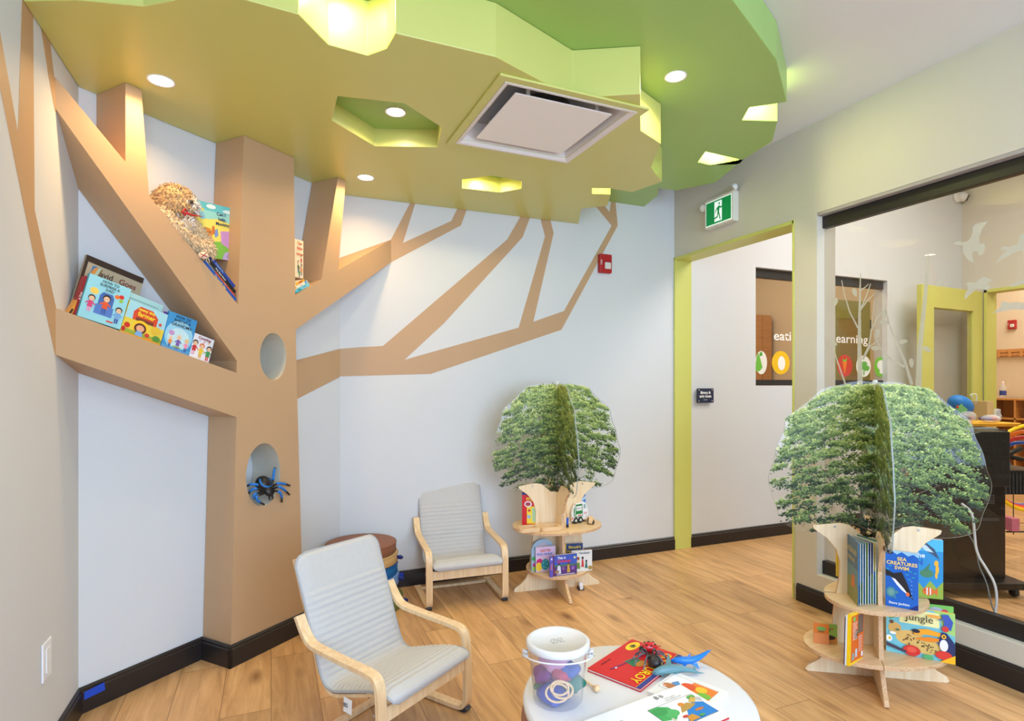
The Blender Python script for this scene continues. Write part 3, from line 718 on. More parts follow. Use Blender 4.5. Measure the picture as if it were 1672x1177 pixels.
def px_frame(bl, br, tl, n, d, lift=0):
    a, c, e = onpl(*bl, n, d), onpl(*br, n, d), onpl(*tl, n, d)
    M = frame3(a, c - a, e - a); return M, (c - a).length, abs((e - a).dot(M.col[1].to_3d()))
DB = DF - .03       # a plane just inside the tree's front face
K = (24, 34, 60)
def leanM(M, ang): return M @ Matrix.Rotation(ang, 4, 'X')

# --- lower branch shelf (left): back row first
M, w_, h_ = px_frame((112, 512), (212, 545), (127, 421), CN, DB - .055)
book('tall tan picture book with childlike title, back left of the low branch shelf', M, .215, .235, .012, (150, 138, 116),
     [('r', 0, 0, 1, 1, (52, 36, 28)), ('r', .05, .02, 1, .90, (172, 160, 136)), ('t', .12, .79, .19, 'D', (72, 120, 176), 0, 'LEFT'), ('t', .27, .78, .13, 'avid', (70, 52, 44), 0, 'LEFT'), ('t', .60, .78, .13, 'Goes', (110, 50, 50), 0, 'LEFT'), ('t', .10, .62, .12, 'to School', (60, 110, 60), 0, 'LEFT')])
M, w_, h_ = px_frame((112, 511), (124, 518), (122, 420), CN, DB - .012)
book('amber and cream spined book at the far left end of the branch shelf', M, .014, .205, .034, (212, 150, 60), [('r', 0, 0, 1, .62, (216, 150, 44)), ('r', 0, .62, 1, .8, (228, 214, 176)), ('r', 0, .8, 1, 1, (150, 180, 168)), ('r', .7, 0, 1, 1, (120, 74, 36)), ('r', 0, 0, .5, .10, (60, 40, 30))])
M, w_, h_ = px_frame((119, 515), (128, 518), (131, 450), CN, DB - .010)
book('thin dark red book between the amber book and the turquoise one', M, .008, .155, .028, (150, 24, 34), [('t', .5, .5, .07, 'A First', (230, 200, 190), PI / 2)])
M, w_, h_ = px_frame((126, 515), (190, 536), (142, 451), CN, DB)
h_ = .165; w_ = .150
kids1 = [('r', 0, 0, 1, 1, (150, 214, 226)), ('e', .20, .66, .10, .075, (244, 208, 96)), ('e', .73, .70, .06, .05, (236, 122, 50)), ('e', .83, .73, .06, .05, (214, 50, 44)), ('e', .84, .64, .05, .045, (150, 196, 80)),
   ('p', [(.34, .22), (.34, .62), (.40, .70), (.62, .70), (.68, .62), (.68, .22)], (70, 108, 176)), ('r', .30, .18, .72, .40, (86, 124, 196))] + kid(.51, .50, .30, (224, 92, 50), (52, 34, 26)) + kid(.18, .42, .26, (214, 70, 120), (70, 40, 30), pants=(240, 160, 190)) + kid(.84, .34, .26, (120, 170, 220), (40, 28, 24)) + [('r', .62, .07, .78, .10, (220, 60, 50))]
book('pale turquoise picture book showing a child in a blue armchair, on the low branch', M, w_, h_, .014, (86, 176, 184), kids1 + [('t', .50, .93, .085, 'HOW TO', K, 0, 'CENTER', .006), ('t', .50, .845, .085, 'SURPRISE A', K, 0, 'CENTER', .006), ('t', .52, .76, .085, 'DAD', K, 0, 'CENTER', .006)], spine=(60, 150, 160))
M, w_, h_ = px_frame((178, 536), (262, 565), (196, 476), CN, DB - .030)
book('pale aqua wide book behind the red barn book, dark red title word', M, .17, .165, .008, (170, 216, 218), [('r', 0, 0, 1, .80, (226, 236, 234)), ('e', .1, .62, .06, .10, (120, 176, 80)), ('t', .12, .60, .2, 'B', (226, 236, 234)), ('t', .30, .66, .17, 'Morning,', (150, 24, 40), 0, 'LEFT'), ('r', .2, .86, .9, .88, (120, 170, 176))])
M, w_, h_ = px_frame((196, 541), (258, 563), (209, 493), CN, DB - .002)
farm = [('r', 0, 0, 1, 1, (164, 216, 226)), ('r', 0, 0, 1, .48, (230, 204, 70)), ('r', 0, 0, 1, .16, (150, 172, 60)), ('p', [(.18, .48), (.16, .72), (.28, .92), (.60, .92), (.78, .74), (.78, .48)], (214, 74, 44)), ('p', [(.26, .48), (.26, .58), (.70, .58), (.70, .48)], (120, 60, 40)),
   ('e', .42, .32, .19, .20, (244, 200, 40)), ('e', .42, .28, .15, .16, (96, 50, 34)), ('e', .42, .28, .10, .10, (230, 170, 130)), ('p', [(.36, .20), (.48, .20), (.52, .04), (.32, .04)], (120, 170, 220)), ('e', .10, .26, .07, .08, (204, 50, 36)), ('e', .03, .12, .06, .07, (190, 40, 36)), ('e', .62, .15, .06, .06, (206, 60, 50)), ('p', [(.55, .06), (.75, .02), (.76, .09)], (236, 130, 40)), ('e', .86, .14, .10, .09, (84, 140, 60)), ('e', .86, .60, .04, .05, (214, 80, 60)), ('e', .80, .38, .12, .12, (224, 186, 60)), ('r', .0, .0, 1, .045, (222, 160, 40))]
book('red barn farm picture book with yellow spine, middle of the low shelf', M, .158, .132, .012, (244, 206, 40), farm + [('t', .46, .84, .125, 'teeny tiny', (248, 226, 70)), ('t', .48, .69, .19, 'farmer', (250, 220, 50))], spine=(250, 212, 30))
M, w_, h_ = px_frame((262, 566), (310, 581), (272, 511), CN, DB)
gran = [('r', 0, 0, 1, 1, (60, 148, 206)), ('e', .5, .42, .48, .42, (150, 208, 232)), ('e', .5, .35, .38, .28, (196, 228, 236)), ('r', 0, 0, 1, .10, (90, 160, 206)), ('e', .24, .46, .10, .07, (190, 150, 200))] + kid(.52, .32, .28, (120, 90, 170), (226, 214, 190), pants=(130, 100, 180)) + kid(.80, .28, .24, (240, 150, 180), (232, 190, 90)) + kid(.24, .27, .20, (240, 140, 50), (240, 220, 200)) + [('r', .36, .10, .62, .13, (140, 180, 60))]
book('blue picture book with grandmother and small child, right on the low branch shelf', M, .125, .155, .010, (30, 110, 184), gran + [('t', .50, .92, .10, 'HOW TO', K, 0, 'CENTER', .006), ('t', .50, .815, .10, 'BABYSIT A', K, 0, 'CENTER', .006), ('t', .50, .70, .115, 'GRANDMA', K, 0, 'CENTER', .006)])
M, w_, h_ = px_frame((308, 581), (342, 593), (318, 546), CN, DB - .004)
book('small white counting book with three children, right end of the low branch shelf', M, .095, .105, .010, (238, 236, 240), kid(.14, .52, .42, (200, 50, 50), (60, 40, 30), pants=(220, 160, 190)) + kid(.48, .46, .42, (240, 200, 60), (220, 100, 40), pants=(230, 180, 40)) + kid(.84, .44, .42, (60, 150, 80), (50, 34, 28), pants=(214, 70, 50)) + [('t', .5, .88, .15, 'Counting', (150, 30, 40)), ('t', .30, .75, .12, '1', (90, 130, 200)), ('t', .52, .75, .12, '2', (214, 80, 70)), ('t', .74, .75, .12, '3', (240, 200, 90))])
M, w_, h_ = px_frame((258, 566), (266, 568), (268, 508), CN, DB - .02)
book('thin violet book edge showing between the farm book and the blue grandmother book', M, .04, .15, .006, (110, 70, 160), [])

# --- fork nook: upright book, three leaning books, plush dog
M, w_, h_ = px_frame((322, 418), (379, 426), (309, 316), CN, DB - .05)
mom = [('r', 0, 0, 1, 1, (238, 222, 104)), ('r', 0, .74, 1, 1, (96, 190, 200)), ('p', [(0, .78), (.3, .70), (.6, .74), (1, .66), (1, .85), (0, .86)], (150, 214, 206)), ('e', .42, .94, .12, .04, (226, 240, 240)), ('e', .85, .90, .14, .035, (210, 236, 236)), ('e', .20, .86, .035, .025, (246, 214, 60)),
   ('p', [(0, 0), (1, 0), (1, .22), (.7, .34), (.4, .30), (.2, .16), (0, .30)], (126, 190, 76)), ('p', [(.62, .30), (.62, .52), (.98, .56), (.97, .44), (.92, .42), (.92, .24), (.85, .20)], (200, 150, 204)), ('p', [(.45, .50), (.55, .56), (.56, .44), (.48, .38)], (120, 150, 210)), ('p', [(.10, .80), (.22, .82), (.26, .70), (.14, .68)], (130, 190, 214)),
   ('e', .28, .46, .14, .085, (214, 134, 62)), ('e', .10, .48, .05, .07, (204, 120, 60)), ('e', .44, .52, .04, .08, (204, 120, 60)), ('e', .30, .28, .13, .13, (220, 144, 72)), ('e', .23, .48, .018, .012, (30, 20, 20)), ('e', .34, .47, .018, .012, (30, 20, 20)), ('p', [(.62, 0), (1, 0), (1, .16), (.85, .18), (.68, .12)], (186, 170, 210))]
book('turquoise and yellow picture book with an orange puppy, standing in the trunk fork', M, .195, .245, .012, (190, 30, 70), mom + [('t', .66, .83, .085, 'Can I', (40, 50, 90)), ('t', .68, .74, .085, 'help,', (40, 50, 90)), ('t', .70, .65, .085, 'Mommy?', (40, 50, 90)), ('t', .84, .10, .045, 'SOFT', (70, 50, 120)), ('t', .84, .05, .045, 'TOUCH', (70, 50, 120))], spine=(190, 24, 70))
dirn = (onfront(388.8, 497.6) - onfront(243.3, 319.4)).normalized()
e0 = onfront(386.5, 494.5)
nrm = V((CU.x * -dirn.z, CU.y * -dirn.z, (dirn.dot(CU)))); nrm = (nrm - dirn * nrm.dot(dirn)).normalized()
if nrm.z < 0: nrm = -nrm
off = .0
for i, (c, th_, L_, lab, ttl, tc_) in enumerate([((30, 84, 176), .019, .215, 'blue slim book leaning lowest on the slanting branch, gold lettering on its spine', 'The Lonely Star', (224, 196, 90)), ((206, 84, 50), .007, .13, 'thin orange book wedged between the blue and the black leaning books', 'Stories', (240, 220, 200)), ((20, 20, 24), .016, .20, 'black slim book with white spine lettering in the leaning row', 'Way Back Home', (236, 236, 236)), ((32, 62, 150), .015, .21, 'upper blue book of the slanting row in the fork, small pale spine print', 'A Special Day', (150, 190, 236))]):
    base = e0 - dirn * (.004 + .0 * i) + nrm * (off + .001) - CN * .012
    lim = (off) * 1.1
    M = frame3(base - dirn * (L_ + lim), dirn, nrm)      # x runs down the slope, y away from the branch, z towards the room
    book(lab, M, L_, th_, .15, c, [('t', .5, .5, .62, ttl, tc_)], group=None)
    off += th_ + .0006

# --- right fork: upright cream book, two lying books
pB = onfront(484, 480); pE = onfront(522, 459)
dr = (pE - pB).normalized(); nr = V((-CU.x * dr.z, -CU.y * dr.z, dr.dot(CU))).normalized()
off = 0
for i, (c, th_, L_, lab, art) in enumerate([((120, 200, 214), .018, .105, 'pale blue board book lying lowest in the right fork of the trunk', [('r', 0, 0, .42, .5, (60, 180, 196)), ('t', .25, .62, .6, 'dogs', (30, 50, 100)), ('t', .68, .55, .3, 'adventures', (50, 70, 120))]), ((236, 228, 206), .014, .10, 'cream board book on the pale blue one in the right fork', [('r', 0, 0, .15, 1, (240, 180, 50)), ('t', .5, .5, .5, 'Peek!', (210, 120, 120)), ('r', .8, 0, .95, 1, (90, 150, 200))]), ((240, 176, 40), .012, .085, 'yellow book on top of the two lying in the right fork', [('r', 0, 0, .2, 1, (250, 240, 220)), ('r', .5, .2, .8, .9, (206, 90, 40))])]):
    M = frame3(pB + dr * .012 + nr * (off + .001) - CN * .012, dr, nr)
    book(lab, M, L_, th_, .12, c, art); off += th_ + .0006
M, w_, h_ = px_frame((482, 452), (496, 455), (483, 374), CN, DB - .055)
book('cream upright picture book with small children, half hidden behind the trunk in the right fork', M @ Matrix.Translation((-.02, 0, 0)), .075, .20, .010, (240, 222, 186), [('t', .62, .90, .10, 'Ten', (190, 60, 50)), ('t', .62, .77, .10, 'little', (190, 60, 50)), ('t', .62, .62, .09, 'babies', (190, 60, 50))] + kid(.80, .52, .20, (200, 50, 50), (40, 30, 24)) + kid(.52, .34, .22, (70, 110, 60), (110, 60, 40)) + kid(.82, .26, .20, (230, 140, 60), (60, 40, 30)) + kid(.62, .18, .2, (60, 150, 90), (40, 30, 24)))

# --- dark book inside the lower oval hole
q = onfront(407, 790); M = frame3(V((q.x, q.y, q.z)) - CN * .06 - CU * .03, CU, U_) @ Matrix.Rotation(-.12, 4, 'Z')
book('dark teal book leaning inside the lower oval hole behind the spider', M @ Matrix.Translation((.0, -.05, 0)), .034, .16, .012, (24, 54, 66), [('t', .72, .80, .16, 'O', (220, 230, 230)), ('e', .75, .52, .14, .07, (110, 160, 60)), ('e', .6, .58, .08, .05, (160, 190, 80)), ('e', .8, .6, .05, .04, (210, 150, 160)), ('t', .75, .30, .10, 'H', (230, 230, 230))])
# ================================================================ PLUSH DOG IN THE FORK
def fur(name, blobs, cols, parent, n=1, L=.016, seed=3, wid=.0016):
    """shaggy tufts: thin tapered blades over ellipsoids. blobs: (centre, radii, matrix, colour index, count)"""
    rnd = random.Random(seed); q = MB()
    for c, r, M3, ci, cnt in blobs:
        c = V(c)
        for k in range(cnt):
            u = rnd.uniform(-1, 1); a = rnd.uniform(0, 2 * PI); st = math.sqrt(1 - u * u); d = V((st * math.cos(a), st * math.sin(a), u))
            p = V((d.x * r[0], d.y * r[1], d.z * r[2])); nn = V((d.x / r[0], d.y / r[1], d.z / r[2])).normalized()
            if M3: p = M3 @ p; nn = M3 @ nn
            t1 = nn.cross(V((rnd.uniform(-1, 1), rnd.uniform(-1, 1), rnd.uniform(-1, 1)))).normalized()
            side = nn.cross(t1); ll = L * rnd.uniform(.5, 1.1); b0 = c + p * .96; tip = b0 + nn * ll * .75 + t1 * ll * .7 - U_ * ll * .25; mid = b0 + nn * ll * .6 + t1 * ll * .2
            q.add([b0 - side * wid, b0 + side * wid, mid + side * wid * .8, mid - side * wid * .8, tip], [(0, 1, 2, 3), (3, 2, 4)], ci)
    return q.build(name, cols, parent)
def fr(px, py, dep): return onpl(px, py, CN, DF - dep)      # a point `dep` behind the tree's front face
HD = fr(285, 333, .085)
dog = thing('plush_dog', 'shaggy cream plush dog with a white muzzle and red bow, lying on the slanting branch', 'plush toy', loc=HD)
TANF = mat((206, 172, 122), .95, .10, 60, sheen=.3); CREAM2 = mat((232, 206, 164), .95, .06, 60, sheen=.3); WFUR = mat((240, 236, 230), .95, .03, 60, sheen=.3)
def L(p): return V(p) - HD
arm = smooth_path([L(fr(262, 352, .05)), L(fr(280, 368, .04)), L(fr(300, 386, .035)), L(fr(318, 402, .035))], 2)
leg_ = smooth_path([L(fr(300, 362, .10)), L(fr(316, 380, .10)), L(fr(330, 400, .09))], 2)
paw = L(fr(330, 408, .035)); muz = L(fr(311, 336, .035))
q = MB(); q.ell((0, 0, 0), (.078, .070, .074), 0, 24, 16); q.tube(arm, [.030, .034, .030, .028, .032], n=14); q.tube(leg_, [.05, .045, .04], n=14); q.ell(paw, (.044, .038, .040), 1, 18, 12); q.ell(muz, (.028, .026, .030), 2, 14, 10); q.ell(L(fr(299, 366, .055)), (.034, .03, .034), 2)
q.m = [1 if 24 * 16 <= k else 0 for k in range(len(q.m))]
q.build('body', [TANF, CREAM2, WFUR], dog, smooth=True)
blobs = [((0, 0, 0), (.078, .070, .074), None, 0, 1500), (muz, (.028, .026, .030), None, 2, 260), (paw, (.044, .038, .040), None, 1, 620), (L(fr(299, 364, .05)), (.034, .03, .034), None, 2, 200)]
for p in arm[::2]: blobs.append((p, (.031, .031, .031), None, 1, 200))
for p in leg_[::2]: blobs.append((p, (.042, .042, .042), None, 1, 180))
fur('fur', blobs, [TANF, CREAM2, WFUR], dog, L=.026, wid=.0032)
q = MB(); q.ell(L(fr(313, 330, -.002)), (.0065, .006, .0085), 0); q.build('eye', BLKGL, dog, smooth=True)
q = MB(); q.ell(L(fr(321, 341, .02)), (.008, .008, .006)); q.build('nose', mat((50, 34, 30), .4), dog, smooth=True)
q = MB(); q.tube([L(fr(296, 346, -.004)), L(fr(306, 349, -.008)), L(fr(318, 352, -.006)), L(fr(331, 353.5, -.002))], [.004, .007, .006, .002], n=6, flat=.5); q.build('ribbon', mat((190, 24, 36), .5), dog, smooth=True)
q = MB(); q.tube([L(fr(297, 346, -.006)), L(fr(302, 341, -.010)), L(fr(306, 345, -.008)), L(fr(302, 352, -.008))], .0038, n=6, closed=True); q.build('bow_loop', mat((190, 24, 36), .5), dog, smooth=True)
q = MB(); q.ell(L(fr(332, 417, -.012)), (.020, .010, .015), 0); q.build('paw_pad', mat((232, 210, 186), .8), dog, smooth=True)
q = MB(); q.tube([L(fr(327, 414, -.028)), L(fr(338, 419, -.028))], .0018, n=5); q.tube([L(fr(337, 413, -.028)), L(fr(329, 420, -.028))], .0018, n=5); q.build('stitches', mat((170, 30, 40), .6), dog)

# ================================================================ TOY SPIDERS
def spider(label, M, s, body, band, legc, tipc, legs, group=None, abd=(0, .042, .012), hr=.024, ar=.034, lr=.0042, cat='toy spider'):
    """local: -y is the head side, z up; legs are lists of points"""
    t = thing('toy_spider', label, cat, M=M)
    mb, mbd = mat(body, .4, .08, 60), mat(band, .45, .03)
    q = MB(); q.ell((0, 0, .014 * s), (hr * s, hr * 1.15 * s, hr * .75 * s), 0, 20, 14); q.ell((abd[0] * s, abd[1] * s, abd[2] * s + .01 * s), (ar * s, ar * 1.1 * s, ar * .9 * s), 0, 24, 16)
    for sx in (-1, 1): q.tube([(sx * .008 * s, -hr * s, .012 * s), (sx * .010 * s, -(hr + .012) * s, .006 * s), (sx * .006 * s, -(hr + .02) * s, -.004 * s)], [.005 * s, .0045 * s, .001 * s], n=8)
    q.build('body', mb, t, smooth=True)
    for sx in (-1, 1):
        q = MB(); q.ell((sx * .007 * s, -hr * .95 * s, .026 * s), (.0035 * s,) * 3, 0, 8, 6); q.build('eye', BLKGL, t, smooth=True)
    if band != body:
        q = MB(); n = 26; ring = []
        for k in range(n + 1):
            a = -PI * .72 + 2 * PI * .72 * k / n + -PI / 2
            ring.append((abd[0] * s + ar * .80 * s * math.cos(a), abd[1] * s + ar * .74 * s * math.sin(a) , (abd[2] + .01) * s + ar * .56 * s))
        q.tube(ring, .0055 * s, n=8, flat=.8); q.build('stripe', mbd, t, smooth=True)
    for lg in legs:
        pts_ = [V(p) * s for p in lg]; sm = smooth_path(pts_, 2); n = len(sm); k1, k2 = int(n * .36), int(n * .72)
        q = MB(); q.tube(sm[:k1 + 1], lr * s, n=8); lo = q.build('leg', mb, t, smooth=True)
        q = MB(); q.tube(sm[k1:k2 + 1], lr * 1.25 * s, n=8); q.build('leg_band', mat(legc, .45, .03), lo, smooth=True)
        q = MB(); q.tube(sm[k2:], [lr * s] * (n - k2 - 1) + [lr * .4 * s], n=8); q.build('leg_tip', mat(tipc, .45, .03), lo, smooth=True)
    return t
# big blue and black one in the lower oval: placed from points on the tree's front face
SP = onpl(436, 803, CN, DF - .02)
Ms = frame3(SP, CU, U_ * .8 - CN * .6)          # x along the trunk, y up and back, z out and up
def lp(px, py, out=0.0): return Ms.inverted() @ onpl(px, py, CN, DF - .02 + out)
legpx = [[(444,795),(446,782),(448,766),(449.5,764)],[(446,794),(452,789),(462,789),(474,793)],[(446,798),(455,794),(463,798),(473,808)],[(446,802),(455,801),(460,808),(460,820)],
         [(428,796),(420,791),(410,790),(404,793)],[(428,800),(418,797),(410,800),(406,806)],[(428,804),(417,805),(413,811),(420,817)],[(430,806),(418,810),(420,818),(432,824)]]
outs = [[.03,.03,.02,.01],[.03,.05,.05,.03],[.03,.06,.06,.03],[.03,.06,.06,.03],[.03,.04,.03,.0],[.03,.05,.03,.01],[.03,.05,.04,.03],[.03,.06,.05,.04]]
legs = [[lp(x, y, o) for (x, y), o in zip(l, oo)] for l, oo in zip(legpx, outs)]
spider('large black toy spider with blue banded legs crawling out of the lower trunk hole', Ms, 1.0, (30, 28, 30), (28, 120, 200), (24, 116, 200), (44, 34, 32), legs, abd=(-.008, .040, .0), hr=.027, ar=.038, lr=.0052)
q = MB()

# ================================================================ THINGS ON THE WALLS
# exit sign
def Q(x, y, z): return V((x, y, z))
t = thing('exit_sign', 'green and white running-figure exit sign with two lamp heads, above the doorway', 'exit sign', M=frame3(V((2.82, 3.205, 2.36)), V((0, -1, 0)), U_))
EW, EH = .268, .20        # local x towards the camera side, y up, z into the room
q = MB(); q.box((0, 0, -.049), (EW, EH, 0)); q.build('housing', mat((226, 222, 210), .4, .01), t, bevel=.003)
q = MB(); q.box((.012, .012, 0), (EW - .012, EH - .03 + .012, .0012)); fc = q.build('face', mat((250, 250, 250), .4, 0, emit=(240, 250, 245, .5)), t)
GR = mat((0, 122, 62), .4, 0, emit=(0, 150, 75, .35)); WL = mat((240, 245, 245), .4, 0, emit=(240, 250, 250, .5))
q = MB(); q.box((.016, .018, .0012), (EW - .016, EH - .024, .0018)); q.build('green_panel', GR, fc)
ox, ow = .098, .070
q = MB(); q.box((ox, .030, .0018), (ox + ow, EH - .034, .0022)); q.build('doorway_symbol', WL, fc)
FIG = MB(); zf = .0026
def fig(pp): FIG.prism([V((ox + x * ow, .030 + y * (EH - .064), zf)) for x, y in pp], (0, 0, .0003))
FIG.lathe([(.0001, 0), (.0075, 0), (.0075, .0003)], c=(ox + .66 * ow, .030 + .86 * (EH - .064), zf), n=16)
fig([(.38,.70),(.62,.76),(.72,.66),(.62,.42),(.44,.42)]); fig([(.40,.72),(.18,.58),(.10,.44),(.19,.42),(.28,.54),(.46,.64)]); fig([(.62,.76),(.78,.60),(1.02,.62),(1.0,.70),(.80,.69),(.70,.76)])
fig([(.44,.46),(.36,.26),(-.08,.20),(-.08,.12),(.44,.18),(.60,.44)]); fig([(.50,.46),(.64,.20),(.72,.04),(.84,.08),(.76,.24),(.64,.46)]); FIG.build('running_figure', GR, fc)
for xx, yy, zz, dd in ((EW + .004, EH + .012, .0, V((-.5, -.6, .6))), (-.022, EH - .040, -.002, V((.2, -.3, 1)))):
    Mh = Matrix.Translation((xx, yy, zz)) @ dd.to_track_quat('Z', 'Y').to_matrix().to_4x4()
    q = MB(); q.lathe([(.0001, -.028), (.012, -.027), (.021, -.018), (.024, -.004), (.024, .004), (.021, .005), (.0001, .0055)], n=24, M=Mh); hd = q.build('lamp_head', mat((228, 226, 224), .35, 0), t, smooth=True)
    q = MB(); q.lathe([(.0001, .0062), (.018, .0062)], n=20, M=Mh); q.build('lens', mat((236, 232, 214), .2, 0), hd)
q = MB(); q.lathe([(.0001, 0), (.010, 0), (.010, .03), (.0001, .03)], n=16, M=Matrix.Translation((EW + .004, EH - .010, -.015)) @ Matrix.Rotation(-PI / 2, 4, 'X')); q.build('swivel', mat((228, 226, 224), .35, 0), t, smooth=True)

def fire_alarm(label, p, M, w=.105, h=.135):
    t = thing('fire_alarm_strobe', label, 'fire alarm', M=M)
    q = MB(); q.box((0, 0, 0), (w, h, .035)); q.build('housing', mat((176, 22, 30), .35, .02), t, bevel=.008, seg=3)
    q = MB(); q.box((w * .2, h * .58, .035), (w * .92, h * .60, .037)); q.build('ridge', mat((140, 14, 22), .4), t)
    q = MB(); q.box((w * .36, h * .20, .034), (w * .86, h * .56, .046)); q.build('strobe_lens', mat((220, 216, 210), .15, .05), t, bevel=.006)
    text('FIRE', h * .15, WHITE, t, Matrix.Translation((w * .12, h * .55, .0362)) @ Matrix.Rotation(PI / 2, 4, 'Z'), 'lettering', 'CENTER')
    return t
p = onback(975.5, 446); M = frame3(V((p.x, YB - .001, p.z)), V((1, 0, 0)), U_); fire_alarm('red fire alarm strobe on the back wall, over the painted branch', p, M, .103, .137)
# library sign
a, c, e = onback(1134.5, 657.5), onback(1162, 657.5), onback(1134.5, 634)
M = frame3(V((a.x, YB - .022, a.z)), V((1, 0, 0)), U_); w_, h_ = (c.x - a.x) - .004, e.z - a.z
t = thing('room_sign', 'small dark blue room sign with white lettering on the hall wall, seen through the doorway', 'sign', M=M)
q = MB(); q.box((0, 0, 0), (w_, h_, .005)); q.build('plate', mat((34, 46, 74), .35, .02), t, bevel=.001)
text('library &', h_ * .25, WHITE, t, Matrix.Translation((w_ / 2, h_ * .70, .0056)), 'lettering', off=.0015); text('arts room', h_ * .25, WHITE, t, Matrix.Translation((w_ / 2, h_ * .45, .0056)), 'lettering', off=.0015)
q = MB()
for k, x in enumerate((.42, .5, .58)): q.box((w_ * x - .003, h_ * .18, .005), (w_ * x + .002, h_ * .23, .006))
q.build('braille_marks', WHITE, t)
for x in (.10, .90):
    for y in (.12, .88):
        q = MB(); q.lathe([(.004, -.021), (.004, .006), (.006, .006), (.006, .008), (.0001, .0085)], c=(w_ * x, h_ * y, 0), n=12); q.build('standoff', CHROME, t, smooth=True)
# outlet on the left wall
a, c = onleft(66.5, 1117), onleft(79.5, 1048)
t = thing('wall_outlet', 'white outlet cover plate low on the left wall', 'outlet', M=frame3(V((XL, a.y, .42)), V((0, 1, 0)), U_))
zb = onleft(72, 1100).z - .0; t.location.z = onleft(67, 1117).z
pw, ph = .078, .125
q = MB(); q.box((0, 0, .0005), (pw, ph, .007)); q.build('cover_plate', WHITEP, t, bevel=.003)
q = MB(); q.box((pw * .28, ph * .18, .007), (pw * .72, ph * .82, .010)); q.build('insert', WHITEP, t, bevel=.002)
t.matrix_world = Matrix.Translation((XL, a.y, onleft(67, 1117).z)) @ Matrix(((0, 0, 1, 0), (1, 0, 0, 0), (0, 1, 0, 0), (0, 0, 0, 1)))
# blue painter's tape on the corner skirting
a = ondiag(131, 1131); p0 = A0 + CU * .012; 
q = MB(); q.prism([p0 + CN * .0150 + U_ * .052, p0 + CU * .075 + CN * .0150 + U_ * .056, p0 + CU * .072 + CN * .0150 + U_ * .088, p0 + CN * .0150 + U_ * .082], CN * .0006)
o = q.build('painters_tape', mat((20, 70, 190), .6, .03)); tag(o, 'short strip of blue painter\'s tape on the black baseboard in the left corner', 'tape')
# security camera in the hall
a = onback(1561, 322)
t = thing('security_camera', 'white dome security camera on the hall wall, seen through the long window', 'camera', M=frame3(V((a.x, YB, a.z)), V((1, 0, 0)), U_))
q = MB(); q.lathe([(.0001, 0), (.058, 0), (.058, .022), (.045, .034), (.0001, .036)], n=32); q.build('mount', mat((232, 232, 230), .4, 0), t, smooth=True)
q = MB(); q.ell((.03, -.005, .045), (.046, .046, .046), 0, 24, 16); q.build('eyeball', mat((232, 232, 230), .4, 0), t, smooth=True)
Mc = Matrix.Translation((.055, -.018, .072)) @ V((.45, -.35, .85)).to_track_quat('Z', 'Y').to_matrix().to_4x4()
q = MB(); q.lathe([(.030, -.01), (.032, .006), (.026, .008), (.0001, .009)], n=24, M=Mc); q.build('lens', BLKGL, t, smooth=True)

# ================================================================ KITCHEN WINDOW DECALS (on the glass)
KG = YB + .05 - .0006
def kdec(polys_, m, name, parent, dz=0):
    q = MB()
    for pp in polys_: q.prism([V((x, KG - dz, z)) for x, z in pp], (0, .0004, 0))
    return q.build(name, m, parent)
def kpt(px, py): p = onpl(px, py, (0, 1, 0), KG); return (p.x, p.z)
def kell(cx, cy, rx, ry, n=32):
    c = kpt(cx, cy); W = (kpt(cx + rx, cy)[0] - kpt(cx - rx, cy)[0]) / 2; Hh = (kpt(cx, cy - ry)[1] - kpt(cx, cy + ry)[1]) / 2
    return [(c[0] + W * math.cos(2 * PI * k / n), c[1] + Hh * math.sin(2 * PI * k / n)) for k in range(n)]
def decal(label, cx, cy, rx, ry, col, inner, name='food_decal'):
    root = thing(name, label, 'window sticker', loc=(kpt(cx, cy)[0], KG, kpt(cx, cy)[1]), group='round food stickers on the kitchen glass')
    def fix(o): o.parent = root; o.matrix_parent_inverse = root.matrix_world.inverted(); return o
    bpy.context.view_layer.update()
    fix(kdec([kell(cx, cy, rx, ry)], mat(col, .5, 0), 'disc', None))
    for i, (pp, c) in enumerate(inner): fix(kdec([pp], mat(c, .5, 0), 'picture', None, .0008 + .0004 * i))
def kp(l): return [kpt(x, y) for x, y in l]
decal('round cream window sticker with a green pear', 1243, 592, 9.5, 19, (236, 232, 220), [(kp([(1237,575),(1241,584),(1245,600),(1240,606),(1234,606),(1233,598),(1235,586)]), (110, 186, 60)), (kp([(1240,576),(1244,574),(1245,580),(1240,582)]), (80, 160, 50))])
decal('round yellow window sticker with a white egg', 1275, 592, 14.5, 19, (240, 190, 20), [(kell(1276, 593, 6, 11.5), (244, 240, 234))])
decal('round red window sticker with an orange carrot', 1379.5, 597, 12.5, 18, (206, 62, 52), [(kp([(1375.5,590),(1383,590),(1380,608),(1378.5,610)]), (238, 126, 42)), (kp([(1376,585),(1379,588),(1383,584),(1382,590),(1376,590)]), (120, 190, 60))])
decal('round white window sticker with a green leafy sprig', 1410, 598, 12, 17.5, (238, 240, 234), [(kell(1411, 594, 5, 4), (96, 176, 70)), (kell(1407, 600, 4.5, 4), (96, 176, 70)), (kell(1415, 601, 4.5, 4.5), (96, 176, 70)), (kp([(1410,600),(1412,600),(1411,612),(1409.5,612)]), (96, 176, 70))])
decal('round lime window sticker with a white mushroom', 1438, 599, 10.5, 16.5, (118, 196, 52), [(kell(1439, 596, 7, 8), (240, 240, 236)), (kp([(1436,600),(1442,600),(1442,610),(1436,610)]), (240, 240, 236))])
decal('round purple window sticker half hidden behind the window jamb', 1350, 596, 12.5, 18, (150, 50, 130), [(kell(1350, 596, 6, 9), (90, 30, 90))])
a = kpt(1263, 552); e = kpt(1417, 556)
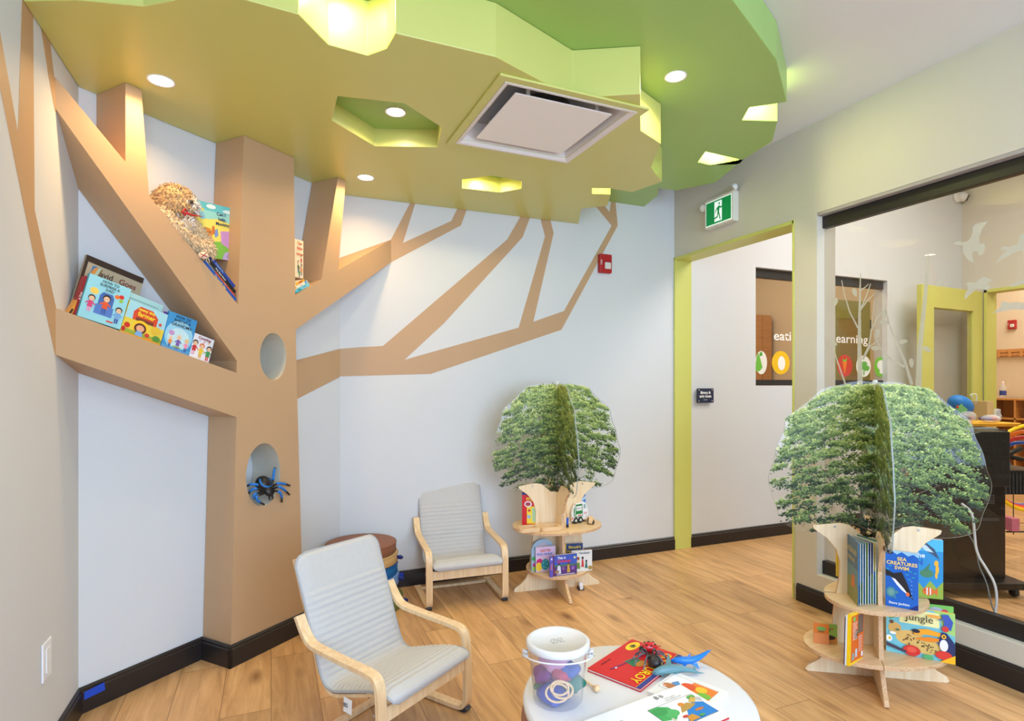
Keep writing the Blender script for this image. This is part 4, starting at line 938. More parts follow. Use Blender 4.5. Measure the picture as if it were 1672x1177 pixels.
t = thing('window_lettering', 'white lettering across the kitchen window glass', 'sign', M=frame3(V((a[0], KG, (a[1] + e[1]) / 2 + .012)), V((1, 0, 0)), U_))
o = text('eating helps learning', .112, mat((246, 244, 240), .5, 0), t, Matrix.Identity(4), 'lettering', 'LEFT', .001)
wd_ = max(v.co.x for v in o.data.vertices); sx = (e[0] - a[0]) / wd_; o.data.transform(Matrix.Scale(sx, 4, (1, 0, 0)))

# ================================================================ FROSTED BIRDS AND BRANCHES ON THE LONG WINDOW
GPX = GX + .0035
def gpt(px, py, off=0): p = onpl(px, py, (1, 0, 0), GPX); return V((GPX + off, p.y, p.z))
def film(name, label, cat, polys_, group=None):
    q = MB()
    for i, pp in enumerate(polys_): q.prism([gpt(x, y, -.0002 * i) for x, y in pp], (-.00015, 0, 0))
    c = sum([gpt(x, y) for x, y in polys_[0]], V()) / len(polys_[0])
    o = q.build(name, FROST); origin(o, c); return tag(o, label, cat, group)
g = 'frosted birds on the long window'
def z4(l, ox=1490, oy=330, s=3.797): return [(ox + x / s, oy + y / s) for x, y in l]
film('frosted_bird', 'large frosted bird with raised wing on the long window', 'window film', [z4([(247,258),(285,240),(310,250),(345,240),(368,205),(375,150),(400,132),(468,118),(432,165),(415,215),(412,262),(440,250),(452,270),(440,318),(412,334),(402,303),(380,303),(370,330),(384,383),(340,355),(308,305),(315,270)])], g)
film('frosted_bird', 'frosted bird at the right edge of the picture, tail low to the left', 'window film', [z4([(535,293),(570,272),(600,280),(650,262),(668,195),(700,200),(760,190),(720,300),(650,305),(600,330),(507,386),(550,330),(592,300)])], g)
film('frosted_bird', 'smaller frosted bird over the lime door, flying left', 'window film', [z4([(326,512),(345,498),(392,500),(420,470),(450,462),(505,488),(470,496),(455,512),(485,515),(478,540),(455,546),(430,538),(400,535),(360,570),(323,608),(325,570),(345,535),(345,518)])], g)
film('frosted_bird', 'faint frosted bird over the warm far room, lowest of the flock', 'window film', [z4([(495,688),(545,650),(550,618),(575,615),(600,625),(640,618),(700,625),(740,650),(690,668),(620,665),(570,675)])], g)
film('frosted_bird', 'frosted bird wing cut off by the right picture edge above the lime door frame', 'window film', [z4([(607,528),(630,502),(680,485),(740,480),(740,500),(680,503),(640,520)])], g)
def z3(l, ox=1340, oy=330, s=3.797): return [(ox + x / s, oy + y / s) for x, y in l]
def br_(pts_, r0, r1):
    P_ = z3(pts_); n = len(P_); L_, R2 = [], []
    for i, p in enumerate(P_):
        a = P_[max(i - 1, 0)]; c = P_[min(i + 1, n - 1)]; d = V((c[0] - a[0], c[1] - a[1])).normalized(); r = (r0 + (r1 - r0) * i / (n - 1))
        L_.append((p[0] - d.y * r, p[1] + d.x * r)); R2.append((p[0] + d.y * r, p[1] - d.x * r))
    return L_ + R2[::-1]
film('frosted_tree', 'frosted young tree with thin forked branches on the long window', 'window film', [br_([(245,1140),(240,900),(242,650),(247,440)], 4.5, .8), br_([(232,780),(180,680),(150,580),(130,485)], 1.3, .7), br_([(245,670),(280,590),(310,505)], 1.4, .7), br_([(245,670),(290,610),(338,565)], 1.4, .6), br_([(250,545),(280,525),(296,508)], 1.2, .5), br_([(262,975),(300,890),(318,780),(332,600)], 1.8, .6), br_([(315,800),(350,720),(400,660)], 1.5, .6), br_([(262,975),(310,890),(378,846)], 1.6, .5), br_([(155,1130),(110,1000),(78,905)], 1.6, .8)])
film('frosted_tree', 'frosted leaning branch with a side twig, right of the young frosted tree', 'window film', [br_([(565,1130),(520,980),(470,870),(425,760),(400,650),(392,560)], 2.8, .8), br_([(520,1020),(440,980),(380,920),(328,815)], 2.0, .6)])
film('frosted_tree', 'frosted thick trunk in front of the lime door edge', 'window film', [br_([(605,1180),(615,900),(645,620),(668,330)], 5, 2.5)])
def leaf(cx, cy, a, l=22, w_=11):
    P_ = []
    for k in range(16):
        th = 2 * PI * k / 16; x = 1.3 * l * math.cos(th); y = 1.3 * w_ * math.sin(th) * (1 - .25 * math.cos(th)); P_.append((cx + x * math.cos(a) - y * math.sin(a), cy + x * math.sin(a) + y * math.cos(a)))
    return z3(P_)
for i, (cx, cy, a, lab) in enumerate([(211,560,1.2,'highest frosted leaf, left of the young frosted tree'),(91,620,1.9,'frosted leaf at the far left edge of the glass'),(394,697,1.6,'narrow frosted leaf by the leaning branch, upright'),(395,745,.1,'frosted leaf lying level under the upright one'),(353,815,1.7,'frosted leaf between the two frosted branches'),(341,905,0,'low level frosted leaf above the lime sticker'),(513,864,-.2,'broad frosted leaf beside the leaning branch top right'),(563,997,1.5,'oval frosted leaf low on the right of the leaning branch'),(660,912,.5,'frosted leaf over the lime door'),(740,500,-.9,'pale frosted leaf above the lime door, high'),(78,872,.5,'small frosted leaf near the left glass edge, low')]):
    film('frosted_leaf', lab, 'window film', [leaf(cx, cy, a)], 'frosted leaves on the long window')
# ================================================================ BEYOND THE LONG WINDOW
# open lime door with a tall glass light, hinged at the far doorway
hp = V((6.43, 3.40, 0)); fp = V((5.42, 3.345, 0)); dd = (fp - hp).normalized(); LW = (fp - hp).length
Md = frame3(hp, dd, V((0, 0, 1)))       # x along the leaf, y up, z = thickness
t = thing('glazed_door', 'open lime-green door leaf with a tall glass panel, in the hall', 'door', M=Md)
q = MB(); q.prism([V((0, .01, 0)), V((LW, .01, 0)), V((LW, 2.18, 0)), V((0, 2.18, 0))], (0, 0, .045), [[V((.16, .25, 0)), V((LW - .19, .25, 0)), V((LW - .19, 1.98, 0)), V((.16, 1.98, 0))]]); q.build('leaf', LIME, t, bevel=.002)
q = MB(); q.box((.16, .25, .018), (LW - .19, 1.98, .024)); q.build('glass', GLASS, t)
q = MB()
q.prism([V((.145, .235, .045)), V((LW - .175, .235, .045)), V((LW - .175, 1.995, .045)), V((.145, 1.995, .045))], (0, 0, .008), [[V((.165, .255, .045)), V((LW - .195, .255, .045)), V((LW - .195, 1.975, .045)), V((.165, 1.975, .045))]]); q.build('glazing_bead', LIME, t)
q = MB(); q.lathe([(.0001, 0), (.026, 0), (.026, .01), (.0001, .012)], c=(LW - .07, 1.02, .045), n=20); q.tube([(LW - .07, 1.02, .055), (LW - .07, 1.02, .085), (LW - .18, 1.02, .088)], .009, n=8); q.build('lever_handle', CHROME, t, smooth=True)
# far room: fire alarm, wooden rail, cubby unit
def onfar(px, py): return onpl(px, py, (1, 0, 0), 9.0)
a, e = onfar(1647, 538), onfar(1661, 522)
Mx = Matrix(((0, 0, -1, 8.999), (-1, 0, 0, a.y), (0, 1, 0, a.z), (0, 0, 0, 1)))
fire_alarm('small red fire alarm strobe on the warm wall of the far room', a, Mx, abs(a.y - e.y), e.z - a.z)
a, e = onfar(1608, 584), onfar(1700, 571)
t = thing('coat_rail', 'long honey-coloured wooden rail on the far room wall', 'wall rail', loc=(8.99, (a.y + e.y) / 2, a.z))
L2 = abs(a.y - e.y) / 2; hh = .10
q = MB(); q.box((-.02, -L2, .0), (0, L2, hh)); q.build('back_board', HONEY, t)
q = MB(); q.box((-.035, -L2, .06), (-.02, L2, .085)); q.build('upper_slat', HONEY, t); q = MB(); q.box((-.035, -L2, .015), (-.02, L2, .04)); q.build('lower_slat', HONEY, t)
for k in range(5):
    y = -L2 + (k + .5) * L2 * .4; q = MB(); q.box((-.045, y - .015, .0), (-.035, y + .015, hh)); q.build('bracket', HONEY, t)
a, e = onpl(1612, 695, (1, 0, 0), 8.62), onpl(1612, 650, (1, 0, 0), 8.62)
cz1 = e.z; y1 = a.y
t = thing('cubby_unit', 'honey wooden cubby unit with open compartments along the far room wall', 'cubby shelf', loc=(8.8, y1 - 1.2, 0))
q = MB()
for k in range(9): y = 1.2 - .3 * k; q.box((-.18, y - .009, 0), (.18, y + .009, cz1 - .02))
q.build('uprights', HONEY, t)
q = MB(); q.box((.165, -1.2, 0), (.18, 1.2, cz1)); q.build('back_panel', HONEY, t)
for k in range(5):
    z = cz1 - .02 - k * .245; 
    if z > 0: q = MB(); q.box((-.18, -1.21, z), (.18, 1.21, z + .02)); q.build('shelf', HONEY, t)
a = onpl(1630, 648, (1, 0, 0), 8.62)
t = thing('soap_bottle', 'small clear bottle with blue label on top of the far cubby unit', 'bottle', loc=(8.72, a.y, cz1))
q = MB(); q.lathe([(.0001, .001), (.035, .001), (.036, .14), (.02, .17), (.012, .19)], n=20); q.build('body', BAGPL, t, smooth=True); q = MB(); q.lathe([(.0365, .04), (.0365, .10)], n=20); q.build('label_band', mat((50, 70, 150), .5), t); q = MB(); q.lathe([(.012, .19), (.014, .215), (.0001, .22)], n=12); q.build('pump', WHITEP, t)
t = thing('cardboard_box', 'upright tan cardboard box beside the lime door, in front of the cubbies', 'box', M=frame3(V((5.9, 2.86, .80)), V((.45, -.89, 0)), U_))
t.matrix_world = frame3(atdepth(1612, 700, 5.0) , R_, U_)
q = MB(); q.box((0, -1.05, -.18), (.055, .24, 0)); q.build('carton', mat((206, 176, 124), .8, .05), t, bevel=.003)

# black media cart close behind the glass
Cf = [onz(1642, 968, 0), None]
c0 = V((Cf[0].x, Cf[0].y, 0))
cz = 0.985
ux = V((-.50, .87, 0)).normalized(); ux = -ux                 # along the visible broad face, towards the picture's right
# broad face runs from px 1642 back-left to px ~1556 behind the glass
lft = c0 + V((-.58, .26, 0)); fdir = (c0 - lft).normalized()
nrm_ = V((fdir.y, -fdir.x, 0)); nrm_ = nrm_ if nrm_.dot(c0) < 0 else -nrm_
Mc = frame3(lft, fdir, U_)                                        # x right, y up, z towards the viewer
if Mc.col[2].to_3d().dot(c0) > 0: pass
FWd = (c0 - lft).length
t = thing('media_cart', 'tall black rolling media cabinet close behind the window glass', 'cabinet', M=Mc)
q = MB(); q.box((0, .09, -.42), (FWd, cz * .66, 0)); q.build('lower_body', BLKGL, t, bevel=.004)
q = MB(); q.prism([V((FWd - .28, cz * .66, -.45)), V((FWd - .28, cz - .09, -.45)), V((FWd - .24, cz - .02, -.45)), V((FWd - .16, cz, -.45)), V((FWd + .012, cz, -.45)), V((FWd + .012, cz * .66, -.45))], (0, 0, .47)); q.build('upper_body', BLACK, t, bevel=.006)
q = MB(); q.box((-.08, .05, -.50), (FWd + .06, .09, .10)); q.build('base_plate', BLACK, t, bevel=.004)
q = MB()
for i in range(6):
    for j in range(5): q.box((FWd - .13 + i * .011, cz * .60 - j * .012, -.0005), (FWd - .13 + i * .011 + .006, cz * .60 - j * .012 + .007, .0012))
q.build('speaker_vent', mat((90, 90, 92), .5), t)
q = MB(); q.box((FWd - .16, cz * .445, -.001), (FWd - .04, cz * .465, .004)); q.build('slot', mat((60, 60, 64), .3), t)
for x in (0, FWd):
    for zz in (-.45, .06):
        q = MB(); q.lathe([(.0001, -.012), (.026, -.012), (.028, 0), (.026, .012), (.0001, .012)], n=20, M=Matrix.Translation((x, .028, zz)) @ Matrix.Rotation(PI / 2, 4, 'Y')); q.build('caster', BLACK, t, smooth=True)
# ribbed keys / clutter on its right side
q = MB()
for k in range(9): q.box((FWd + .015 + k * .022, cz * .60, -.30), (FWd + .030 + k * .022, cz * .74, -.05))
q.build('ribbed_grille', mat((48, 50, 54), .4), t)
q = MB(); q.box((FWd + .013, cz * .74, -.34), (FWd + .26, cz * .985, -.30)); q.box((FWd + .013, cz * .74, -.34), (FWd + .26, cz * .755, -.02)); q.build('side_shelf', BLACK, t)
def mcp(x, y, z): return Mc @ V((x, y, z))
t = thing('folded_stand', 'folded black stand with grey clamps on the cabinet side shelf', 'stand', M=Matrix.Translation(mcp(FWd + .12, cz * .757, -.18)) @ Mc.to_3x3().to_4x4())
q = MB(); q.tube([(-.09, .03, .02), (.1, .12, .03)], .016, n=10); q.tube([(-.09, .10, 0), (.1, .05, .04)], .014, n=10); q.build('poles', BLACK, t, smooth=True)
q = MB(); q.box((-.03, .0, 0), (.03, .16, .05), M=Matrix.Rotation(.4, 4, 'Z')); q.build('clamp', mat((120, 126, 130), .35), t, bevel=.006)
# white cable hanging at the glass
pathpx = [(1570, 822), (1588, 836), (1591, 868), (1594, 903), (1612, 930), (1626, 955), (1628, 985), (1624, 1000), (1632, 1012)]
def oncab(px, py, off=.03): n_ = Mc.col[2].to_3d(); return onpl(px, py, n_, n_.dot(lft) + off * (1 if n_.dot(c0 - V((0, 0, 0))) < 0 else -1))
GXi = XR + .12
def onin(px, py): return onpl(px, py, (1, 0, 0), GXi + .02)
cb = MB(); cb.tube(smooth_path([onin(x, y) for x, y in pathpx], 3), .0055, n=8); o = cb.build('white_cable', mat((226, 230, 236), .4), smooth=True); origin(o, onin(1594, 903)); tag(o, 'thick white cable hanging behind the window glass beside the black cabinet', 'cable')
cb = MB(); cb.tube(smooth_path([onin(x, y) for x, y in [(1576, 864), (1590, 885), (1596, 905), (1597, 922), (1612, 952), (1618, 985), (1624, 1000)]], 3), .003, n=8); o = cb.build('grey_cable', mat((120, 130, 136), .4), smooth=True); origin(o, onin(1597, 922)); tag(o, 'thin grey cable running down beside the thick white one', 'cable')
# grey bin with a yellow tray, and the toys on it
Mb = frame3(atdepth(1578, 731, 4.15), R_, U_)
t = thing('storage_bin', 'grey plastic storage bin behind the black cabinet, under a yellow tray', 'bin', M=Mb)
q = MB(); q.prism([V((.02, -.50, 0)), V((.20, -.50, 0)), V((.22, .13, 0)), V((0, .13, 0))], (0, 0, -.3)); q.build('tub', mat((92, 104, 118), .5), t, bevel=.008)
q = MB(); q.box((-.005, .13, -.31), (.225, .142, .01)); q.build('rim', mat((110, 122, 134), .5), t, bevel=.003)
tz = (Mb @ V((0, .146, 0))).z
Mt = frame3(V((*atdepth(1575, 700, 4.25).xy, tz)), R_, U_)
t = thing('yellow_tray', 'flat orange-yellow tray resting on the grey bin', 'tray', M=Mt)
q = MB(); q.box((0, 0, -.30), (.40, .018, 0)); q.build('tray_body', mat((244, 172, 40), .5), t, bevel=.004); q = MB(); q.box((-.01, .016, -.31), (.41, .026, .01)); q.build('tray_lip', mat((250, 184, 48), .5), t, bevel=.003)
def onT(px, dz, dep=-.12): v = Mt.inverted() @ atdepth(px, 690, 4.25); return Mt @ V((v.x, .026 + dz, dep))
bc = onT(1589, .0); 
t = thing('drawstring_bag', 'bright blue drawstring bag with a green label, piled on the yellow tray', 'bag', loc=bc + V((0, 0, .13)))
Rb = Matrix.Rotation(.5, 3, F_)
q = MB(); q.ell((0, 0, 0), (.105, .08, .068), 0, 28, 18, M=Rb.to_4x4().to_3x3()); bg_ = q.build('bag_body', mat((30, 120, 196), .55, .06, 20, .3, bscale=40), t, smooth=True)
q = MB(); cpt = R_ * .095 + U_ * .05; q.tube([cpt, cpt + U_ * .03 + R_ * -.02, cpt + U_ * .035 + R_ * .02, cpt + U_ * .01 + R_ * .03, cpt - U_ * .04 + R_ * .02], .004, n=6); q.build('drawstring', WHITE, t, smooth=True)
q = MB(); q.prism([R_ * x + U_ * z - F_ * .078 for x, z in ((-.10, -.02), (-.045, .015), (-.005, -.035), (-.06, -.075))], F_ * .002); gl_ = q.build('label_card', mat((116, 176, 110), .5), t)
q = MB(); q.ell(R_ * -.085 + U_ * -.012 - F_ * .08, (.012, .004, .012)); q.build('red_mark', mat((206, 40, 36), .5), t)
t = thing('toy_bag', 'clear plastic bag of small dark wheels and toys below the blue bag', 'bag', loc=onT(1588, .035, -.05))
q = MB(); q.ell((0, 0, .01), (.075, .05, .042), 0, 24, 14); q.build('clear_film', BAGPL, t, smooth=True)
for k, (x, c) in enumerate(((-.03, (40, 40, 42)), (.005, (40, 40, 42)), (.03, (214, 120, 110)))):
    q = MB(); q.ell(R_ * x + U_ * (-.006 + .004 * k), (.014, .014, .014)); q.build('toy_piece', mat(c, .5), t, smooth=True)
t = thing('toy_bag', 'clear bag with purple, red and white toys at the right of the yellow tray', 'bag', loc=onT(1627, .03, -.05))
q = MB(); q.ell((0, 0, 0), (.095, .05, .03), 0, 24, 14); q.lathe([(.03, .0), (.02, .03), (.022, .055), (.001, .06)], n=12, c=(.04, -.02, .015)); q.build('clear_film', BAGPL, t, smooth=True)
for k, (x, c) in enumerate(((-.06, (70, 60, 130)), (-.02, (90, 70, 150)), (.02, (216, 90, 60)), (.045, (220, 220, 230)))):
    q = MB(); q.ell(R_ * x, (.026, .026, .016)); q.build('toy_piece', mat(c, .5), t, smooth=True)
# hoops on the right, wire rack and pink box
hc = atdepth(1684, 764, 4.5)
for i, (c, r, nm) in enumerate((((250, 210, 20), .335, 'outermost yellow play hoop at the right picture edge'), ((246, 120, 30), .305, 'orange play hoop inside the yellow one'), ((206, 40, 44), .275, 'red play hoop inside the orange one'), ((40, 90, 190), .25, 'blue play hoop, innermost of the bundle'))):
    q = MB(); ctr = V((0, 0, -.02 * i)); q.tube([ctr + R_ * (r * math.cos(2 * PI * k / 60)) + U_ * (r * math.sin(2 * PI * k / 60)) + F_ * (.03 * i) for k in range(60)], .0145, n=10, closed=True)
    o = q.build('play_hoop', mat(c, .35, .02), smooth=True); o.location = hc; tag(o, nm, 'hoop', 'bundle of coloured play hoops')
wr0 = onz(1652, 900, 0)
t = thing('wire_rack', 'black wire rack low at the right edge behind the glass', 'rack', M=frame3(atdepth(1643, 868, 4.0), R_, U_))
q = MB(); q.tube([(0, 0, 0), (.3, .0, 0)], .006, n=6); q.tube([(0, .06, 0), (.3, .06, 0)], .002, n=5); q.build('rails', BLACK, t)
for x in (.05, .16, .27): q = MB(); q.tube([(x, -.02, 0), (x, .30, 0)], .003, n=5); q.build('upright', BLACK, t)
t = thing('pink_box', 'small pink box standing on the black wire rack', 'box', M=frame3(atdepth(1642, 865, 4.0), R_, U_))
q = MB(); q.box((0, .001, -.05), (.055, .09, .05)); q.build('carton', mat((206, 110, 130), .6), t, bevel=.003)

# ================================================================ TABLE-TOP THINGS
ZT = TZ + .0005
def tp(px, py, h=0): p = onz(px, py, ZT + h); return p
def flat_book(label, bl, br, tl, th, col, art, board=False, side=-1, lift=0):
    a, c, e = tp(*bl, th + lift), tp(*br, th + lift), tp(*tl, th + lift); M = frame3(a, c - a, e - a)
    return book(label, M, (c - a).length, abs((e - a).dot(M.col[1].to_3d())), th, col, art, side=side, board=board)
# bucket
bp_ = tp(911, 1117)
bp_ = V((0, 0, 0)) + CAM + (ray(911, 1100)) * 0
bk = V((*onz(911, 1141, ZT).xy, ZT))
t = thing('plastic_tub', 'clear plastic tub with a white lid, full of coloured scarves and wooden rings', 'tub', loc=bk)
BH, r0, r1 = .155, .066, .078
q = MB(); q.lathe([(.0001, .001), (r0 - .004, .001), (r0, .006), (r1, BH - .02), (r1 + .003, BH - .016), (r1 + .003, BH - .004)], n=56); q.build('tub_wall', CLEARPL, t, smooth=True)
q = MB(); q.lathe([(r1 + .004, BH - .012), (r1 + .007, BH - .010), (r1 + .008, BH + .004), (r1 + .003, BH + .008), (r1 - .004, BH + .007), (r1 - .007, BH + .003), (.0001, BH + .003)], n=56); lid = q.build('lid', mat((224, 224, 224), .35, .005), t, smooth=True)
text('SCARVES', .008, mat((120, 120, 120), .5, 0), lid, Matrix.Translation((.0, -.006, BH + .0035)) @ Matrix.Rotation(PI - YAW, 4, 'Z'), 'printed_marks', ext=0) if False else None
q = MB()
for k in range(7):
    for j in range(4):
        if (k * 7 + j * 3) % 4 != 1: q.box((-.022 + k * .0055, -.012 + j * .007, BH + .0031), (-.022 + k * .0055 + .0038, -.012 + j * .007 + .0022, BH + .0035))
q.build('printed_marks', mat((120, 120, 122), .5, 0), lid)
for sx in (-1, 1):
    q = MB(); d = R_ * sx; q.tube([d * (r1 + .004) + U_ * (BH - .028), d * (r1 + .016) + U_ * (BH - .024), d * (r1 + .017) + U_ * (BH - .036), d * (r1 + .003) + U_ * (BH - .040)], .006, n=8); q.build('handle_lug', mat((228, 228, 230), .4), t, smooth=True)
q = MB(); hp_ = [R_ * (r1 + .016) * math.cos(a) - F_ * (r1 + .012) * math.sin(a) + U_ * (BH - .030 + .012 * math.sin(a)) for a in [PI * k / 24 for k in range(25)]]; q.tube(hp_, .0022, n=6); q.build('handle', mat((228, 228, 230), .4), t, smooth=True)
rnd = random.Random(5)
for i, (c, px, pz, rr) in enumerate((((40, 70, 180), -.012, .022, .045), ((20, 120, 100), -.042, .030, .022), ((20, 110, 90), .036, .050, .034), ((120, 40, 130), -.030, .062, .036), ((190, 50, 90), .012, .075, .034), ((210, 150, 190), -.005, .100, .042), ((50, 90, 170), .030, .085, .030))):
    q = MB(); rows = []
    nu, nv = 22, 14
    for a in range(nv + 1):
        th = PI * a / nv; row = []
        for b2 in range(nu):
            ph = 2 * PI * b2 / nu; w2 = 1 + .14 * math.sin(3 * ph + i) * math.sin(2 * th + i * 2) + .08 * math.sin(7 * ph + 2 * i)
            row.append(R_ * (px + rr * w2 * math.sin(th) * math.cos(ph)) + F_ * (rr * .9 * w2 * math.sin(th) * math.sin(ph) + (.012 if i % 2 else -.010)) + U_ * (max(.004, pz - rr * .62 * w2 * math.cos(th))))
        rows.append(row)
    q.grid(rows, cv=True); o = q.build('scarf', mat(c, .7, .06, 40, .2, bscale=80), smooth=True); o.location = bk
    nm = ['blue', 'teal', 'deep green', 'purple', 'magenta', 'pale pink', 'sky blue'][i]; pl = ['at the bottom', 'low on the left', 'low on the right', 'on the left', 'in the middle', 'on top', 'at the upper right'][i]
    tag(o, '%s scarf crumpled %s inside the clear tub' % (nm, pl), 'scarf', 'scarves in the tub')
for i, (x, z, tl_) in enumerate(((-.006, .045, .3), (.008, .052, -.2), (.0, .058, .5))):
    q = MB(); c_ = R_ * x - F_ * .054 + U_ * z; rr = .027 - .003 * i
    ax1 = R_; ax2 = (U_ * math.cos(tl_ * .5) + F_ * .3).normalized()
    q.tube([c_ + ax1 * rr * 1.1 * math.cos(2 * PI * k / 36) + ax2 * rr * .8 * math.sin(2 * PI * k / 36) for k in range(36)], .003, n=6, closed=True); o = q.build('wooden_ring', TOYW, smooth=True); o.location = bk
    tag(o, ['lowest thin wooden ring in front of the scarves in the tub', 'middle wooden ring against the front of the tub', 'topmost small wooden ring in the tub'][i], 'ring', 'wooden rings in the tub')
# mallet
a, e = tp(974, 1124, .009), tp(958, 1113, .006)
t = thing('wooden_mallet', 'wooden mallet with a round ball head lying beside the tub', 'mallet', loc=a)
q = MB(); q.ell((0, 0, 0), (.0095, .0095, .0095), 0, 16, 12); q.build('ball_head', TOYW, t, smooth=True)
q = MB(); q.tube([(0, 0, 0), e - a + (e - a) * 1.5], .003, n=8); q.build('stick', TOYW, t, smooth=True)
# red book
RB = [('r', 0, 0, 1, 1, (214, 24, 28)), ('r', 0, .92, 1, 1, (44, 60, 140)), ('r', 0, .915, 1, .922, (230, 200, 60)), ('e', .17, .16, .135, .10, (250, 214, 30)), ('p', [(.40, .42), (.58, .34), (.62, .56), (.46, .62)], (20, 130, 80)), ('e', .50, .60, .09, .07, (206, 140, 50)), ('p', [(.46, .62), (.40, .74), (.48, .76), (.53, .64)], (206, 140, 50)), ('p', [(.85, .30), (.30, .48), (.30, .50), (.85, .33)], (110, 40, 110)), ('e', .78, .36, .02, .016, (240, 240, 250)),
      ('t', .50, .80, .225, 'CORDUROY', (250, 214, 30), 0, 'CENTER', .008), ('t', .17, .16, .13, '40', (40, 40, 40)), ('t', .70, .12, .05, 'D. Freeman', (60, 10, 20)), ('t', .5, .957, .035, 'anniversary edition', (230, 200, 60))]
RB = [a for a in RB if not (a[0] == 't' and a[3] if False else False)]
flat_book('large red hardcover picture book with yellow title, lying upside down on the table', (1032, 1043.4), (959, 1091), (1108.5, 1075), .009, (206, 22, 28), [a for a in RB if not (a[0] == 't' and 'Freeman' in str(a[4]))] + [('t', .74, .12, .05, 'Don Freeman', (60, 10, 20))])
SB = [('r', 0, 0, 1, 1, (238, 238, 236)), ('r', .10, .12, .96, .70, (60, 60, 60)), ('r', .107, .127, .953, .693, (246, 246, 244)), ('p', [(.10, .14), (.55, .14), (.58, .40), (.30, .60), (.10, .55)], (236, 130, 40)), ('e', .55, .35, .14, .12, (226, 84, 36)), ('e', .34, .30, .10, .10, (246, 196, 40)), ('e', .22, .46, .12, .10, (120, 186, 60)), ('p', [(.62, .44), (.78, .30), (.84, .44), (.72, .52)], (90, 150, 210)), ('e', .80, .56, .13, .09, (196, 124, 66)), ('e', .66, .58, .06, .05, (130, 196, 90)), ('e', .88, .62, .03, .03, (240, 180, 160)),
      ('t', .40, .84, .20, 'Shapes', (30, 30, 30), 0, 'CENTER', 0), ('t', .5, .06, .045, 'a book of shapes', (150, 150, 150), 0, 'CENTER', 0)]
SB = SB[:-1]
flat_book('white board book with bright round shapes on its cover, under the open book', (1188, 1129), (1102, 1096), (1127, 1158), .010, (236, 236, 238), SB, board=True)
# open alphabet book: two leaves sloping into a gutter
g0, g1 = tp(1021, 1152, .014), tp(1101, 1202, .014)
def page(label, M, w, h, art, nm):
    pass
Rt = tp(1105.6, 1120, .016); Mr = frame3(g1, Rt - g0, g0 - g1); wR = (Rt - g0).length; hR = (g0 - g1).length
t = thing('open_picture_book', 'open alphabet picture book with a tree and blue pond, nearest on the table', 'book', M=Mr)
q = MB(); rows = []
for i in range(25):
    u = -1 + i / 12; x = u * wR; z = .004 * (1 - abs(u)) ** 0 * (min(1, abs(u) * 6) - 1) + .0
    rows.append([V((x, 0, z)), V((x, hR, z)), V((x, hR, z - .010 - .002)), V((x, 0, z - .012))])
q.grid(rows, cv=True); q.build('pages', PAGES, t)
q = MB(); q.box((-wR - .003, -.003, -.0145), (wR + .003, hR + .003, -.0125)); q.build('cover', mat((206, 40, 44), .4), t)
GG = (70, 176, 96); BB = (30, 130, 210)
RP = [('r', .0, .0, 1, 1, (246, 246, 244)), ('r', .10, .10, .93, .70, (30, 34, 40)), ('r', .108, .108, .922, .692, (246, 246, 244)), ('p', [(.108, .69), (.108, .35), (.30, .28), (.42, .40), (.40, .60), (.28, .69)], GG), ('e', .34, .44, .12, .10, (84, 186, 104)), ('e', .22, .56, .12, .10, (60, 160, 84)), ('r', .235, .12, .275, .34, (214, 206, 186)),
      ('p', [(.36, .108), (.922, .108), (.922, .42), (.80, .50), (.62, .46), (.52, .30)], BB), ('p', [(.46, .36), (.56, .50), (.70, .54), (.80, .44), (.64, .38)], (190, 150, 70)), ('e', .60, .54, .05, .05, (226, 140, 50)), ('e', .74, .30, .08, .03, (206, 120, 50)), ('e', .86, .62, .07, .05, (90, 170, 80)), ('e', .92, .52, .05, .06, (200, 200, 196)), ('p', [(.74, .54), (.86, .62), (.90, .56), (.80, .46)], (214, 176, 80)), ('p', [(.40, .12), (.60, .12), (.56, .26), (.46, .24)], (214, 150, 50)), ('e', .44, .26, .05, .03, (206, 60, 44)), ('e', .66, .16, .05, .03, (80, 160, 80)),
      ('t', .46, .88, .13, 'B b', (30, 30, 30), 0, 'CENTER', 0), ('t', .60, .79, .045, 'is for beaver,', (60, 60, 60), 0, 'CENTER', 0), ('t', .62, .735, .045, 'busy building a dam', (60, 60, 60), 0, 'CENTER', 0)]
art_mesh(RP, wR, hR, t, z0=.0008, name='right_page_print')
LP_ = [('r', 0, 0, 1, 1, (246, 246, 244)), ('r', .6, .10, .9, .5, (60, 80, 150)), ('t', .32, .80, .13, 'A a', (30, 30, 30), 0, 'CENTER', 0), ('t', .56, .70, .045, 'is for berries,', (60, 60, 60), 0, 'CENTER', 0), ('t', .56, .64, .045, 'they are round,', (60, 60, 60), 0, 'CENTER', 0)]
art_mesh(LP_, wR, hR, t, z0=.0008, name='left_page_print', M=Matrix.Translation((-wR, 0, 0)))
# ladybird toy
a = tp(1060, 1058, .022)
t = thing('toy_ladybird', 'shiny red toy ladybird with black spots, on the red book behind the spider', 'toy', M=frame3(V((a.x, a.y, ZT + .010)), R_ * .97 + F_ * .25, F_))
q = MB(); q.ell((0, 0, .016), (.026, .018, .015), 0, 24, 16); q.build('shell', mat((206, 22, 34), .15, .02, coat=.6), t, smooth=True)
q = MB(); q.ell((-.024, 0, .012), (.010, .011, .009), 0, 16, 10); q.build('head', BLKGL, t, smooth=True)
for x, y in ((.0, -.014), (-.014, -.008), (.014, -.009), (.0, .004), (-.010, .010), (.016, .006)):
    zz = .016 + .0152 * math.sqrt(max(0, 1 - (x / .026) ** 2 - (y / .018) ** 2)); q = MB(); q.ell((x * 1.01, y * 1.02, zz), (.0045, .0040, .0014), 0, 12, 8); q.build('spot', BLKGL, t, smooth=True)
